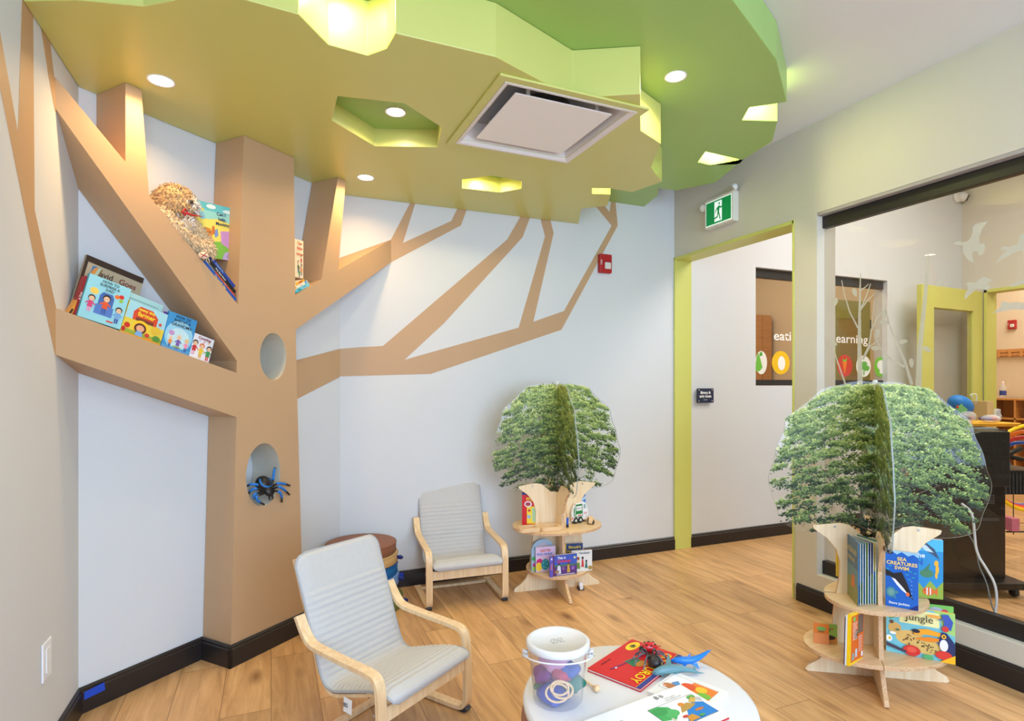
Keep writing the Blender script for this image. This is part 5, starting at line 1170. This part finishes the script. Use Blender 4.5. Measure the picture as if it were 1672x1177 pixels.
q = MB(); q.tube([(.022, 0, .012), (.034, -.004, .016), (.042, .0, .014)], [.003, .002, .0006], n=6); q.build('tail', mat((206, 22, 34), .3), t, smooth=True)
for sx in (-1, 1):
    for x in (-.012, 0, .012): q = MB(); q.tube([(x, sx * .014, .010), (x, sx * .022, .008), (x, sx * .024, .001)], .0018, n=6); q.build('leg', BLKGL, t, smooth=True)
# black toy spider
a = tp(1063, 1081, .012)
LG = []
for sx in (-1, 1):
    for ang in (-.95, -.25, .35, 1.0):
        d = V((math.cos(ang) * sx, math.sin(ang), 0)); LG.append([d * .010 + U_ * .012, d * .022 + U_ * .034, d * .042 + U_ * .024, d * .056 + U_ * .000])
spider('black rubber toy spider with grey legs, standing on the red book', frame3(V((a.x, a.y, ZT + .0105)), R_, F_), 1.0, (44, 42, 44), (44, 42, 44), (84, 84, 90), (120, 120, 126), LG, abd=(.006, -.024, .002), hr=.013, ar=.019, lr=.0020)
# sharks
def sea(label, pts_, rads, col, fins, name, belly=None):
    o0 = pts_[0]; t = thing(name, label, 'toy animal', loc=pts_[len(pts_) // 2]); c = V(t.location)
    sm = smooth_path(pts_, 2); n = len(sm); q = MB(); q.tube([p - c for p in sm], rads, n=14); q.build('body', mat(col, .3, .12, 40), t, smooth=True)
    for nm, f in fins:
        f = [p - c for p in f]; nn = (f[1] - f[0]).cross(f[2] - f[0]).normalized() * .0012; q = MB(); q.prism([p - nn for p in f], nn * 2); q.build(nm, mat(col, .3, .12, 40), t)
    for s2 in (-1, 1):
        d = (sm[min(6, n - 1)] - sm[0]).normalized(); sd = d.cross(U_).normalized(); q = MB(); q.ell(sm[4] - c + sd * s2 * rads[1] * .8 + U_ * .003, (.0015,) * 3, 0, 8, 6); q.build('eye', BLKGL, t)
    return t
B_ = lambda px, py, h: tp(px, py, h)
sea('blue-grey toy shark lying across the red book corner', [B_(1065, 1100, .010), B_(1072, 1097, .017), B_(1085, 1093, .021), B_(1100, 1091, .021), B_(1115, 1092, .016), B_(1130, 1095, .011), B_(1142, 1098, .006)], [.002, .009, .0135, .0125, .009, .004, .0018], (96, 140, 148),
    [('dorsal_fin', [B_(1086, 1086, .030), B_(1091, 1066, .036), B_(1097, 1086, .030)]), ('tail_fin', [B_(1132, 1095, .010), B_(1150, 1099, .004), B_(1134, 1099, .006)]), ('tail_fin', [B_(1130, 1094, .010), B_(1134, 1085, .016), B_(1137, 1096, .008)]), ('side_fin', [B_(1100, 1099, .012), B_(1108, 1108, .001), B_(1110, 1099, .010)]), ('side_fin', [B_(1076, 1100, .010), B_(1082, 1105, .003), B_(1088, 1099, .010)])], 'toy_shark')
sea('bright blue toy shark with raised tail, behind the grey one', [B_(1096, 1078, .020), B_(1103, 1078, .020), B_(1115, 1078, .020), B_(1128, 1078, .021), B_(1140, 1074, .025), B_(1150, 1068, .032), B_(1158, 1062, .04)], [.002, .007, .0115, .0105, .008, .005, .002], (24, 120, 214),
    [('dorsal_fin', [B_(1119, 1074, .030), B_(1128, 1066, .034), B_(1126, 1074, .028)]), ('tail_fin', [B_(1150, 1068, .034), B_(1161, 1061, .042), B_(1153, 1069, .028)]), ('side_fin', [B_(1128, 1084, .014), B_(1142, 1092, .002), B_(1138, 1082, .016)]), ('side_fin', [B_(1112, 1084, .012), B_(1118, 1088, .004), B_(1124, 1083, .012)])], 'toy_shark')
# ================================================================ BOOKS AND TOYS ON THE TREE SHELVES
def vframe(bl, br, top_py, zs):
    """an upright panel standing on a shelf of height zs; top_py is where its top edge shows above bl"""
    a, c = onz(*bl, zs), onz(*br, zs); M = frame3(a, c - a, U_); Z = (a - CAM).dot(F_)
    return M, (c - a).length, CAM_H + (HY - top_py) / F_PX * Z - zs
NU, NL = .3535, .1385
def fish(cx, cy, l, c, c2=(240, 240, 240)):
    return [('e', cx, cy, l, l * .5, c), ('p', [(cx + l * .8, cy), (cx + l * 1.5, cy + l * .5), (cx + l * 1.5, cy - l * .5)], c), ('r', cx - l * .35, cy - l * .44, cx - l * .15, cy + l * .44, c2), ('r', cx + l * .2, cy - l * .42, cx + l * .4, cy + l * .42, c2), ('e', cx - l * .65, cy + l * .1, l * .08, l * .08, (20, 20, 20))]
# fanned-open hardcover with its spine to the back left
sp_ = onz(1378, 962, NU); f1 = onz(1401, 990, NU); f2 = onz(1440, 987, NU); hb = .262
t = thing('fanned_picture_book', 'large blue hardcover picture book standing fanned open on the near upper shelf', 'book', M=frame3(sp_, f1 - sp_, U_))
Mi = t.matrix_world.inverted()
def leafq(p0, p1, th, h, name, m, art=None, lift=0):
    a, c = Mi @ p0, Mi @ p1; M = frame3(a + V((0, lift, 0)), c - a, V((0, 1, 0))); w_ = (c - a).length
    q = MB(); q.box((0, 0, -th), (w_, h, 0)); o = q.build(name, m, t); o.matrix_local = M
    if art: art_mesh(art, w_, h, o)
    return o
leafq(sp_, f1, .003, hb, 'front_cover', mat((60, 120, 160), .4, .05), [('r', 0, 0, 1, 1, (96, 140, 150)), ('r', 0, .55, 1, 1, (70, 110, 140)), ('p', [(0, 0), (1, 0), (1, .25), (.5, .38), (0, .3)], (140, 140, 70)), ('p', [(.55, .22), (.80, .24), (.78, .42), (.62, .44)], (214, 116, 40)), ('e', .2, .3, .08, .05, (200, 120, 60)), ('t', .5, .80, .12, 'DINOSAURS', (206, 190, 120)), ('t', .5, .66, .08, 'ADVENTURE', (206, 190, 120))])
leafq(sp_ + V((.004, .004, 0)), f2, .003, hb, 'back_cover', mat((90, 140, 120), .4, .05))
rnd = random.Random(9)
pc_ = [(236, 238, 240), (90, 150, 190), (60, 130, 170), (120, 160, 90), (30, 80, 150), (40, 60, 130), (214, 206, 110), (230, 234, 236)]
for k, c in enumerate(pc_):
    u = (k + 1) / (len(pc_) + 1); e_ = (f1 * (1 - u) + f2 * u); e_ = sp_ + (e_ - sp_) * .97
    leafq(sp_ + (e_ - sp_) * .06, e_, .0022, hb - .008, 'page', mat((240, 240, 236), .6, .02), [('r', 0, 0, 1, 1, c), ('p', [(.2, 0), (1, 0), (1, .3 + .04 * k), (.6, .4)], (100, 150, 70) if k % 2 else (70, 130, 180)), ('e', .8, .55, .09, .05, (214, 190, 70))], lift=.003)
q = MB(); q.box((-.004, 0, -.006), (.002, hb, .004)); q.build('spine', mat((50, 100, 150), .4), t)
# sea creatures board book, and the larger ocean book behind it
M, w_, h_ = vframe((1446, 988), (1499.5, 997.5), 897, NU)
penguin = [('r', 0, 0, 1, 1, (14, 96, 190)), ('p', [(0, .96), (.15, 1), (.35, .94), (.5, .99), (.7, .93), (.85, .97), (1, .92), (1, 1), (0, 1)], (150, 200, 226)), ('e', .12, .97, .12, .04, (30, 40, 60)), ('p', [(0, .66), (.25, .60), (.50, .64), (.66, .46), (.82, .22), (.86, .17), (.74, .22), (.55, .32), (.35, .42), (.15, .54), (0, .58)], (24, 26, 34)), ('p', [(.18, .52), (.30, .50), (.55, .36), (.72, .24), (.50, .32), (.35, .40)], (234, 236, 238)), ('e', .68, .26, .055, .035, (232, 110, 60)), ('p', [(.0, .60), (.30, .58), (.32, .54), (.02, .54)], (24, 26, 34)),
   ('e', .17, .26, .15, .09, (70, 140, 150)), ('e', .17, .26, .09, .055, (110, 160, 150)), ('e', .35, .27, .04, .025, (80, 140, 140)), ('p', [(.2, .2), (.34, .14), (.30, .2)], (70, 140, 150)), ('p', [(.70, 0), (1, .10), (1, 0)], (10, 40, 120))] + [('r', x, y, x + .09, y + .014, (40, 180, 190)) for x, y in ((.1, .72), (.02, .66), (.72, .66), (.62, .60), (.80, .56), (.86, .64), (.68, .52))] + [('e', .80, .5 - .07 * k, .01, .008, (200, 230, 240)) for k in range(5)]
book('bright blue board book with a diving penguin, front of the near upper shelf', M, w_, h_, .016, (14, 96, 190), penguin + [('t', .5, .865, .085, 'SEA', (250, 216, 130)), ('t', .5, .785, .085, 'CREATURES', (250, 216, 130)), ('t', .5, .705, .085, 'SWIM', (250, 216, 130)), ('t', .42, .075, .058, 'Steve Jenkins', (230, 240, 246))], board=True)
M, w_, h_ = vframe((1470, 972), (1540, 979), 877, NU)
ocean = [('r', 0, 0, 1, 1, (26, 140, 200)), ('r', 0, .80, 1, 1, (70, 180, 220)), ('p', [(0, 0), (1, 0), (1, .30), (.85, .18), (.7, .30), (.55, .16), (.4, .28), (.3, .16)], (150, 176, 60)), ('p', [(.35, .93), (.55, .97), (.80, .84), (.92, .66), (.72, .76), (.50, .84)], (44, 70, 100)), ('p', [(.42, .90), (.60, .90), (.78, .78), (.60, .80)], (200, 220, 230)), ('e', .62, .42, .16, .07, (70, 130, 90)), ('p', [(.55, .48), (.70, .60), (.66, .44)], (60, 120, 90)), ('e', .84, .60, .05, .05, (244, 180, 40)), ('e', .86, .50, .04, .08, (244, 180, 40)), ('e', .84, .40, .03, .06, (244, 180, 40))] + fish(.66, .12, .14, (232, 110, 40))
book('large turquoise ocean board book with seahorse and clownfish, behind the penguin book', M, w_, h_, .018, (24, 130, 190), ocean + [('t', .46, .72, .11, 'the', (230, 240, 250)), ('t', .42, .60, .14, 'IN', (20, 90, 190))], board=True)
# jungle book
M, w_, h_ = vframe((1447, 1062), (1559.5, 1084), 985, NL)
JG = (90, 176, 110)
jung = [('r', 0, 0, 1, 1, (120, 196, 210)), ('p', [(.70, 1), (1, 1), (1, .55), (.86, .60), (.80, .8)], (170, 214, 120)), ('p', [(0, 1), (.2, 1), (.16, .75), (.05, .70), (0, .8)], (70, 160, 80)), ('r', .20, .66, .78, .96, (244, 238, 170)), ('e', .36, .36, .22, .16, (226, 184, 106)), ('e', .60, .24, .20, .16, (226, 190, 110)), ('e', .13, .52, .10, .12, (222, 176, 100)), ('e', .08, .64, .035, .04, (120, 84, 60)), ('e', .17, .50, .03, .02, (60, 110, 90)), ('e', .10, .42, .05, .03, (250, 244, 230)),
   ('p', [(.40, .56), (.60, .62), (.80, .58), (.80, .50), (.60, .50), (.42, .46)], (246, 168, 40)), ('p', [(.42, .38), (.62, .46), (.80, .46), (.80, .40), (.62, .36)], (240, 140, 34)), ('e', .44, .54, .06, .04, (30, 34, 60)), ('p', [(.80, .60), (.88, .60), (1, .40), (1, .14), (.84, .14), (.76, .36)], (30, 50, 100)), ('e', .84, .34, .06, .12, (240, 240, 244)), ('e', .84, .52, .035, .045, (250, 190, 30)), ('e', .84, .52, .015, .02, (20, 30, 60)), ('p', [(.80, .96), (.90, .98), (.97, .84), (.94, .66), (.84, .70), (.84, .84)], (60, 90, 180)), ('p', [(.74, .84), (.84, .90), (.84, .84)], (90, 110, 150)), ('e', .86, .68, .05, .06, (214, 60, 60)),
   ('e', .38, .12, .13, .11, (216, 50, 44)), ('e', .38, .14, .07, .06, (236, 90, 70)), ('e', .84, .14, .12, .09, (220, 60, 50)), ('e', .04, .30, .05, .07, (244, 244, 246)), ('e', .05, .30, .02, .03, (244, 200, 40)), ('p', [(0, .22), (.30, .10), (.30, .05), (0, .14)], (70, 60, 80)), ('e', .62, .05, .08, .05, JG), ('p', [(.78, 0), (1, .18), (1, 0)], (250, 190, 30)), ('e', .70, .90, .10, .03, (240, 170, 70))]
rj = random.Random(4)
for k in range(46):
    u_, v_ = rj.gauss(.0, .38), rj.gauss(0, .38)
    cx_, cy_, rx_, ry_ = ((.36, .36, .20, .14) if k % 2 else (.60, .24, .18, .14)); jung.insert(8, ('e', cx_ + u_ * rx_, cy_ + v_ * ry_, .009, .011, (40, 30, 24)))
book('wide green and yellow jungle picture book with leopard and toucan, near lower right shelf', M, w_, h_, .010, (244, 200, 40), jung + [('t', .49, .81, .20, 'Jungle', (50, 46, 40), 0, 'CENTER', 0)])
M, w_, h_ = vframe((1500, 1062), (1557, 1070), 986, NL)
book('thin green book with a pink bird, just behind the jungle book', M, w_, h_ + .004, .006, (110, 190, 80), [('r', 0, 0, 1, 1, (120, 196, 90)), ('e', .5, .9, .2, .06, (180, 190, 210)), ('e', .75, .88, .10, .05, (214, 70, 90))])
# orange animal book seen from its back, two thin books beside it
M, w_, h_ = vframe((1386.5, 1088), (1424, 1062), 1000, NL); M = M @ Matrix.Rotation(-.06, 4, 'Z')
w_ = min(w_, .13)
nat = [('r', 0, 0, 1, 1, (250, 206, 20)), ('r', .08, .05, 1, .95, (226, 104, 26)), ('r', .56, .56, .96, .93, (110, 96, 84)), ('e', .45, .56, .12, .10, (90, 60, 40)), ('r', .17, .08, .34, .22, (150, 160, 150)), ('r', .40, .12, .54, .28, (190, 210, 220)), ('r', .84, .08, .96, .18, (240, 240, 240)), ('e', .28, .88, .09, .05, (120, 190, 90))] + [('r', .16, .80 - .032 * k, .52 - .04 * (k % 3), .812 - .032 * k, (244, 220, 200)) for k in range(11)] + [('r', .58, .50 - .035 * k, .88 - .04 * (k % 2), .512 - .035 * k, (244, 220, 200)) for k in range(9)]
book('orange and yellow animal book standing back-outwards on the near lower left shelf', M, w_, .205, .010, (250, 206, 20), nat)
sdv = M.to_3x3() @ V((0, 0, 1))
for i, (c, th_, dx, lab) in enumerate((((226, 228, 230), .006, .0, 'thin white-paged book squeezed beside the orange animal book'), ((56, 34, 90), .003, .0, 'slim dark purple book at the left of the white-paged one'))):
    Mo = Matrix.Translation(-(M.to_3x3() @ V((0, 0, 1))) * (.0105 + .0068 * i)) @ M
    book(lab, Mo @ Matrix.Translation((-.002, 0, 0)), w_, .200 - .01 * i, th_, c, [])
# little booklets on the far left of the lower shelf
M, w_, h_ = vframe((1328.5, 1049), (1350, 1052), 1016, NL)
book('tiny orange booklet at the far left of the near lower shelf', M, .06, .088, .004, (232, 130, 50), [('r', 0, 0, 1, .5, (236, 150, 90)), ('e', .5, .75, .3, .1, (120, 180, 90)), ('t', .5, .60, .12, 'ZOO', (60, 90, 60))])
M, w_, h_ = vframe((1339, 1048), (1363, 1051), 1016, NL)
book('tiny green and yellow booklet beside the orange one on the near lower shelf', M @ Matrix.Translation((0, 0, .006)), .066, .086, .004, (110, 170, 60), [('r', 0, 0, 1, 1, (150, 190, 80)), ('r', 0, 0, 1, .35, (214, 140, 60)), ('e', .5, .32, .4, .12, (50, 40, 34)), ('e', .4, .7, .2, .12, (60, 130, 60)), ('t', .6, .78, .14, 'frog', (200, 60, 50))])
# yellow book on the back upper half shelf
M, w_, h_ = vframe((1366, 941), (1377, 942), 878, NU)
book('yellow-spined dark picture book on the back half of the near upper shelf', M, .12, h_, .012, (236, 214, 60), [('r', .12, 0, 1, 1, (90, 84, 70)), ('e', .5, .6, .3, .2, (140, 120, 60))])

# ---------------- far shelf
FU, FL = .4015, .1345
M, w_, h_ = vframe((852.5, 857), (871, 857), 803, FU + .001); 
book('tall red word book with a yellow panel, left on the far upper shelf', M @ Matrix.Translation((0, 0, .0)), .105, h_, .008, (206, 24, 34), [('r', 0, 0, 1, 1, (210, 26, 36)), ('r', 0, .91, 1, 1, (40, 60, 140)), ('r', .28, .04, 1, .56, (244, 214, 60)), ('e', .35, .63, .22, .09, (240, 236, 240)), ('e', .35, .63, .16, .06, (170, 60, 80)), ('p', [(.60, .10), (.92, .10), (.98, .52), (.58, .52)], (170, 206, 160)), ('r', .3, .20, .5, .30, (150, 190, 220)), ('e', .42, .44, .08, .04, (206, 60, 60)), ('t', .44, .80, .17, 'my', (250, 220, 70))])
def tray(label, c, rz):
    t = thing('wooden_puzzle_tray', label, 'toy tray', loc=(c.x, c.y, FU + .0005), rz=rz)
    def rr_(w, h, r, n=6): return [V((sx * (w - r) + r * math.cos(a0 + PI / 2 * k / n), sy * (h - r) + r * math.sin(a0 + PI / 2 * k / n), 0)) for sx, sy, a0 in ((1, 1, 0), (-1, 1, PI / 2), (-1, -1, PI), (1, -1, 1.5 * PI)) for k in range(n + 1)]
    q = MB(); q.prism(rr_(.068, .048, .03), (0, 0, .024), [rr_(.046, .026, .02)]); q.build('rim', TOYW, t, bevel=.002)
    q = MB(); q.prism([p * .98 for p in rr_(.046, .026, .02)], (0, 0, .006)); q.build('tray_base', TOYW, t)
    return t
c1 = onz(875, 864, FU); c2 = onz(899, 862, FU)
c1 = onz(878, 865, FU); c2 = onz(903, 863.5, FU)
tray('oval wooden puzzle tray holding a red marker, left of the two on the far shelf', onz(863, 866.5, FU), -.05); tray('empty oval wooden puzzle tray nearest the centre board of the far shelf', onz(898.5, 864.5, FU), -.12)
t = thing('marker_pen', 'small red and black capped marker lying in the left puzzle tray', 'pen', loc=onz(862, 865, FU + .010) + V((0, 0, .002)))
q = MB(); q.tube([V((-.022, 0, 0)), V((-.008, 0, 0))], .004, n=8); q.build('red_cap', mat((200, 40, 44), .4), t, smooth=True); q = MB(); q.tube([V((-.008, 0, 0)), V((.016, 0, 0))], .0035, n=8); q.build('barrel', WHITE, t, smooth=True); q = MB(); q.tube([V((.016, 0, 0)), V((.026, 0, 0))], .004, n=8); q.build('end_cap', BLACK, t, smooth=True)
# brush leaning by the centre board
a = onz(926.5, 861, FU); 
t = thing('paint_brush', 'upright wooden brush with a blue and white label, beside the centre board', 'brush', loc=(a.x, a.y, FU + .0005))
q = MB(); q.box((-.007, -.003, 0), (.007, .003, .060)); q.build('label_wrap', mat((40, 90, 190), .4), t); q = MB(); q.box((-.0075, -.0035, .0), (.0075, .0035, .018)); q.build('dark_end', mat((30, 34, 50), .4), t)
q = MB(); q.tube([V((-.002, 0, .06)), V((-.006, 0, .09)), V((-.010, 0, .135)), V((-.012, 0, .14))], [.006, .0055, .009, .004], n=10); q.build('handle', TOYW, t, smooth=True)
# garbage truck board book
a = onz(934, 856, FU); e = onz(962, 851, FU); M = frame3(a, e - a, U_)
t = thing('truck_board_book', 'green and white refuse-truck shaped board book with black wheels, far upper shelf', 'book', M=M)
W_ = .135; Hh = .125
pr = lambda pts_: [V((x * W_, y * Hh, 0)) for x, y in pts_]
q = MB(); q.prism(pr([(.02, .14), (.0, .55), (.10, .85), (.22, .98), (.60, 1.02), (.66, 1.06), (.80, 1.0), (.92, .80), (.98, .55), (1.0, .22), (.90, .14)]), (0, 0, -.014)); bd = q.build('pages', WHITE, t, bevel=.001)
art_mesh([('p', [(.10, .30), (.10, .70), (.22, .95), (.62, .95), (.66, .30)], (30, 130, 60)), ('r', .27, .62, .60, .86, (238, 240, 238)), ('r', .25, .34, .62, .46, (236, 236, 236)), ('r', .34, .37, .58, .42, (206, 40, 44)), ('p', [(.70, .92), (.80, .93), (.86, .72), (.70, .70)], (150, 180, 180)), ('r', .68, .30, .96, .60, (240, 240, 240)), ('r', .72, .40, .75, .52, (206, 50, 50)), ('r', .79, .40, .82, .52, (206, 50, 50)), ('r', .86, .40, .89, .52, (206, 50, 50)), ('e', .04, .30, .03, .05, (230, 70, 40)), ('r', 0, .2, .05, .26, (230, 110, 40)), ('e', .16, .98, .03, .03, (214, 60, 40)), ('p', [(.12, .3), (.20, .9), (.24, .9), (.17, .3)], (230, 232, 230)), ('t', .44, .74, .07, 'TRASH CO', (60, 70, 60))], W_, Hh, bd)
for x in (.22, .50): 
    q = MB(); q.lathe([(.0001, -.016), (.019, -.016), (.020, -.010), (.019, .003), (.012, .004), (.0001, .004)], n=24, M=Matrix.Translation((x * W_, .020, 0))); wh = q.build('wheel', BLACK, t, smooth=True); q = MB(); q.lathe([(.0001, .0045), (.009, .0045)], n=20, M=Matrix.Translation((x * W_, .020, 0))); q.build('hub', mat((200, 205, 190), .4), wh)
def toy_car(label, c, rz, s=1.0, col=TOYW):
    t = thing('wooden_toy_car', label, 'toy car', loc=c, rz=rz, group=None)
    q = MB(); q.prism([V((x * s, -.012 * s, z * s)) for x, z in ((-.028, .008), (-.028, .026), (-.016, .034), (-.010, .048), (.008, .048), (.018, .034), (.030, .028), (.030, .008))], (0, .024 * s, 0)); q.build('body', col, t, bevel=.002)
    for x in (-.017, .018):
        for y in (-1, 1):
            q = MB(); q.lathe([(.0001, -.003), (.009, -.003), (.0095, 0), (.009, .003), (.0001, .003)], n=16, M=Matrix.Translation((x * s, y * .0155 * s, .0097 * s)) @ Matrix.Rotation(PI / 2, 4, 'X')); q.build('wheel', BLACK, t, smooth=True)
    return t
toy_car('small natural wooden toy car nearest the rim of the far upper shelf', V((*onz(965, 855, FU).xy, FU)), .9)
toy_car('second natural wooden toy car, between its twin and the truck book', V((*onz(957, 850, FU).xy, FU)), 1.0, .95)
toy_car('white toy car on the floor beneath the far tree shelf', V((*onz(948, 962, 0).xy, 0)), 1.3, .9, WHITE)
a = onz(944, 850, FU); 
M, w_, h_ = vframe((944, 846), (956, 845), 801, FU)
book('blue and white book standing upright behind the truck book on the far shelf', M @ Matrix.Translation((0, 0, 0)), w_, h_, .010, (50, 120, 200), [('r', 0, 0, 1, 1, (60, 130, 206)), ('p', [(0, .5), (1, .7), (1, .8), (0, .62)], (200, 224, 240))])
# lower front shelf
M, w_, h_ = vframe((868, 933), (899, 929), 878, FL)
t = thing('arched_picture_book', 'arch-topped pastel picture book standing behind the pink egg book', 'book', M=M)
def arch(w, h, n=20): return [V((0, 0, 0)), V((w, 0, 0))] + [V((w / 2 + w / 2 * math.cos(PI * k / n), h - w / 2 * .95 + w / 2 * .95 * math.sin(PI * k / n), 0)) for k in range(n + 1)]
w_ = .15; h_ = .19
q = MB(); q.prism(arch(w_, h_), (0, 0, -.012)); cv = q.build('cover', mat((168, 196, 220), .4, .03), t)
q = MB(); q.prism([V((w_ * .12, .004, .0006)) + V((p.x * .76, p.y * .86, 0)) for p in arch(w_, h_)], (0, 0, .0006)); q.build('inner_arch', mat((206, 190, 206), .4, .05), cv)
for x, y, c in ((.3, .62, (240, 190, 60)), (.5, .68, (90, 60, 40)), (.7, .66, (150, 90, 60)), (.12, .2, (200, 60, 130)), (.10, .08, (170, 210, 60)), (.08, .4, (70, 170, 90))):
    q = MB(); q.ell((x * w_, y * h_, .002), (.012, .012, .0012)); q.build('picture_mark', mat(c, .4), cv)
M, w_, h_ = vframe((875, 934), (911, 931.5), 893, FL)
book('pink Easter book with decorated eggs, left on the far lower shelf', M @ Matrix.Rotation(.02, 4, 'Z'), .125, .150, .016, (70, 160, 176), [('r', 0, 0, 1, 1, (226, 196, 224)), ('e', .20, .36, .17, .17, (206, 30, 120)), ('e', .16, .20, .16, .18, (246, 206, 50)), ('e', .48, .28, .20, .23, (40, 150, 160))] + [('e', .48 + .11 * math.cos(k * 1.3), .28 + .14 * math.sin(k * 1.3), .022, .022, (180, 226, 226)) for k in range(6)] + [('t', .50, .84, .13, 'EASTER', (224, 90, 50)), ('t', .46, .70, .13, 'EGG HUNT', (80, 120, 200))], board=True)
M, w_, h_ = vframe((901, 939.5), (941, 934.5), 902, FL)
xm = [('r', 0, 0, 1, 1, (60, 90, 190)), ('r', 0, 0, 1, .48, (84, 50, 120)), ('r', 0, .44, 1, .52, (70, 120, 80)), ('e', .9, .82, .05, .06, (214, 230, 160)), ('p', [(.12, .1), (.30, .1), (.28, .42), (.20, .54), (.14, .42)], (214, 220, 236)), ('e', .21, .56, .045, .06, (80, 50, 40)), ('p', [(.56, .12), (.70, .12), (.66, .50), (.58, .50)], (200, 160, 70)), ('e', .62, .56, .045, .06, (90, 60, 44)), ('e', .12, .2, .1, .08, (160, 120, 90)), ('e', .40, .34, .06, .10, (130, 90, 160)), ('e', .82, .32, .07, .10, (150, 100, 180)), ('e', .92, .4, .06, .08, (90, 60, 140)), ('r', .1, .04, .9, .065, (236, 236, 240))]
book('purple and blue Christmas board book in front on the far lower shelf', M @ Matrix.Translation((.006, 0, .020)), .150, .122, .018, (80, 60, 160), xm + [('t', .32, .86, .17, 'This is', (250, 246, 250)), ('t', .42, .70, .18, 'Christmas', (224, 60, 50))], spine=(176, 60, 40), board=True)
M, w_, h_ = vframe((897, 941.5), (903, 941), 903, FL)
book('slim violet board book with orange spine lettering, left of the Christmas book', M @ Matrix.Translation((.0, 0, .012)), .020, .118, .012, (90, 84, 190), [('r', .25, .85, .75, .95, (200, 206, 240)), ('t', .5, .5, .12, 'Diwali', (240, 130, 60), -PI / 2)])
M, w_, h_ = vframe((940, 933), (968, 931), 897.5, FL)
hk = [('r', 0, 0, 1, 1, (228, 228, 224)), ('p', [(.20, .12), (.42, .12), (.38, .44), (.24, .44)], (110, 140, 60)), ('e', .31, .62, .07, .09, (150, 70, 40)), ('r', .24, .42, .38, .56, (226, 210, 170)), ('p', [(.46, .2), (.60, .2), (.57, .56), (.49, .56)], (200, 60, 60)), ('e', .53, .64, .055, .07, (40, 30, 30)), ('p', [(.64, .14), (.78, .14), (.74, .42), (.67, .42)], (40, 110, 100)), ('e', .71, .48, .05, .06, (50, 36, 30)), ('e', .10, .2, .08, .12, (236, 200, 60)), ('e', .90, .15, .10, .10, (170, 140, 60))]
book('pale board book with a family in green and red, right on the far lower shelf', M @ Matrix.Translation((-.025, 0, 0)), .130, .125, .015, (216, 220, 216), hk + [('t', .62, .88, .13, 'Hanukkah!', (90, 100, 110))], board=True)
M, w_, h_ = vframe((920, 926), (955, 924), 882, FL)
book('dark blue board book with yellow lettering behind the pale family book', M, .125, .145, .020, (40, 66, 116), [('r', 0, 0, 1, 1, (44, 70, 120)), ('r', 0, 0, .14, 1, (240, 196, 50)), ('t', .58, .84, .17, "Biscuit's", (244, 210, 60)), ('t', .58, .66, .17, 'Hanukkah', (244, 210, 60))], board=True)
# scrap of blue tape on the back baseboard
a = onback(654, 941); q = MB(); q.box((a.x - .012, YB - .0165, .062), (a.x + .016, YB - .0150, .092)); o = q.build('painters_tape', mat((24, 60, 190), .6)); origin(o, (a.x, YB - .016, .077)); tag(o, 'small blue tape tab on the back baseboard beside the cushion stack', 'tape')

# ================================================================ KITCHEN BEHIND THE STICKERED GLASS
a, e = onpl(1228, 575, (0, 1, 0), 5.95), onpl(1259, 515, (0, 1, 0), 5.95)
t = thing('wall_cabinet', 'honey wooden cabinet inside the kitchen, seen through the stickered glass', 'cabinet', M=frame3(V((a.x, 5.95, .9)), V((1, 0, 0)), U_))
wC, hC = e.x - a.x, e.z - .9
q = MB(); q.box((0, 0, -.34), (wC, hC, 0)); q.build('carcass', HONEY, t, bevel=.003)
for k in range(2):
    q = MB(); q.box((k * wC / 2 + .006, .02, 0), ((k + 1) * wC / 2 - .006, hC - .02, .018)); d_ = q.build('door', HONEY, t, bevel=.003)
    q = MB(); q.tube([(wC / 2 + (-.04 if k == 0 else .04), .2, .03), (wC / 2 + (-.04 if k == 0 else .04), .34, .03)], .006, n=8); q.build('handle', CHROME, d_)
a, e = onpl(1352, 622, (0, 1, 0), 4.4), onpl(1421, 494, (0, 1, 0), 4.4)
wD, zD = e.x - a.x, e.z
t = thing('glazed_door', 'lime door leaf standing open inside the kitchen, behind the window lettering', 'door', M=frame3(V((a.x, 4.4, .005)), V((1, 0, 0)), U_))
q = MB(); q.prism([V((0, 0, 0)), V((wD, 0, 0)), V((wD, zD, 0)), V((0, zD, 0))], (0, 0, -.04), [[V((.14, .2, 0)), V((wD - .14, .2, 0)), V((wD - .14, zD - .2, 0)), V((.14, zD - .2, 0))]]); q.build('leaf', LIME, t, bevel=.002)
q = MB(); q.box((.14, .2, -.025), (wD - .14, zD - .2, -.018)); q.build('panel', mat((214, 190, 120), .5), t)
for zz in (.3, zD * .5, zD - .3): q = MB(); q.box((wD - .004, zz, -.02), (wD + .01, zz + .1, .004)); q.build('hinge', mat((60, 60, 60), .4), t)
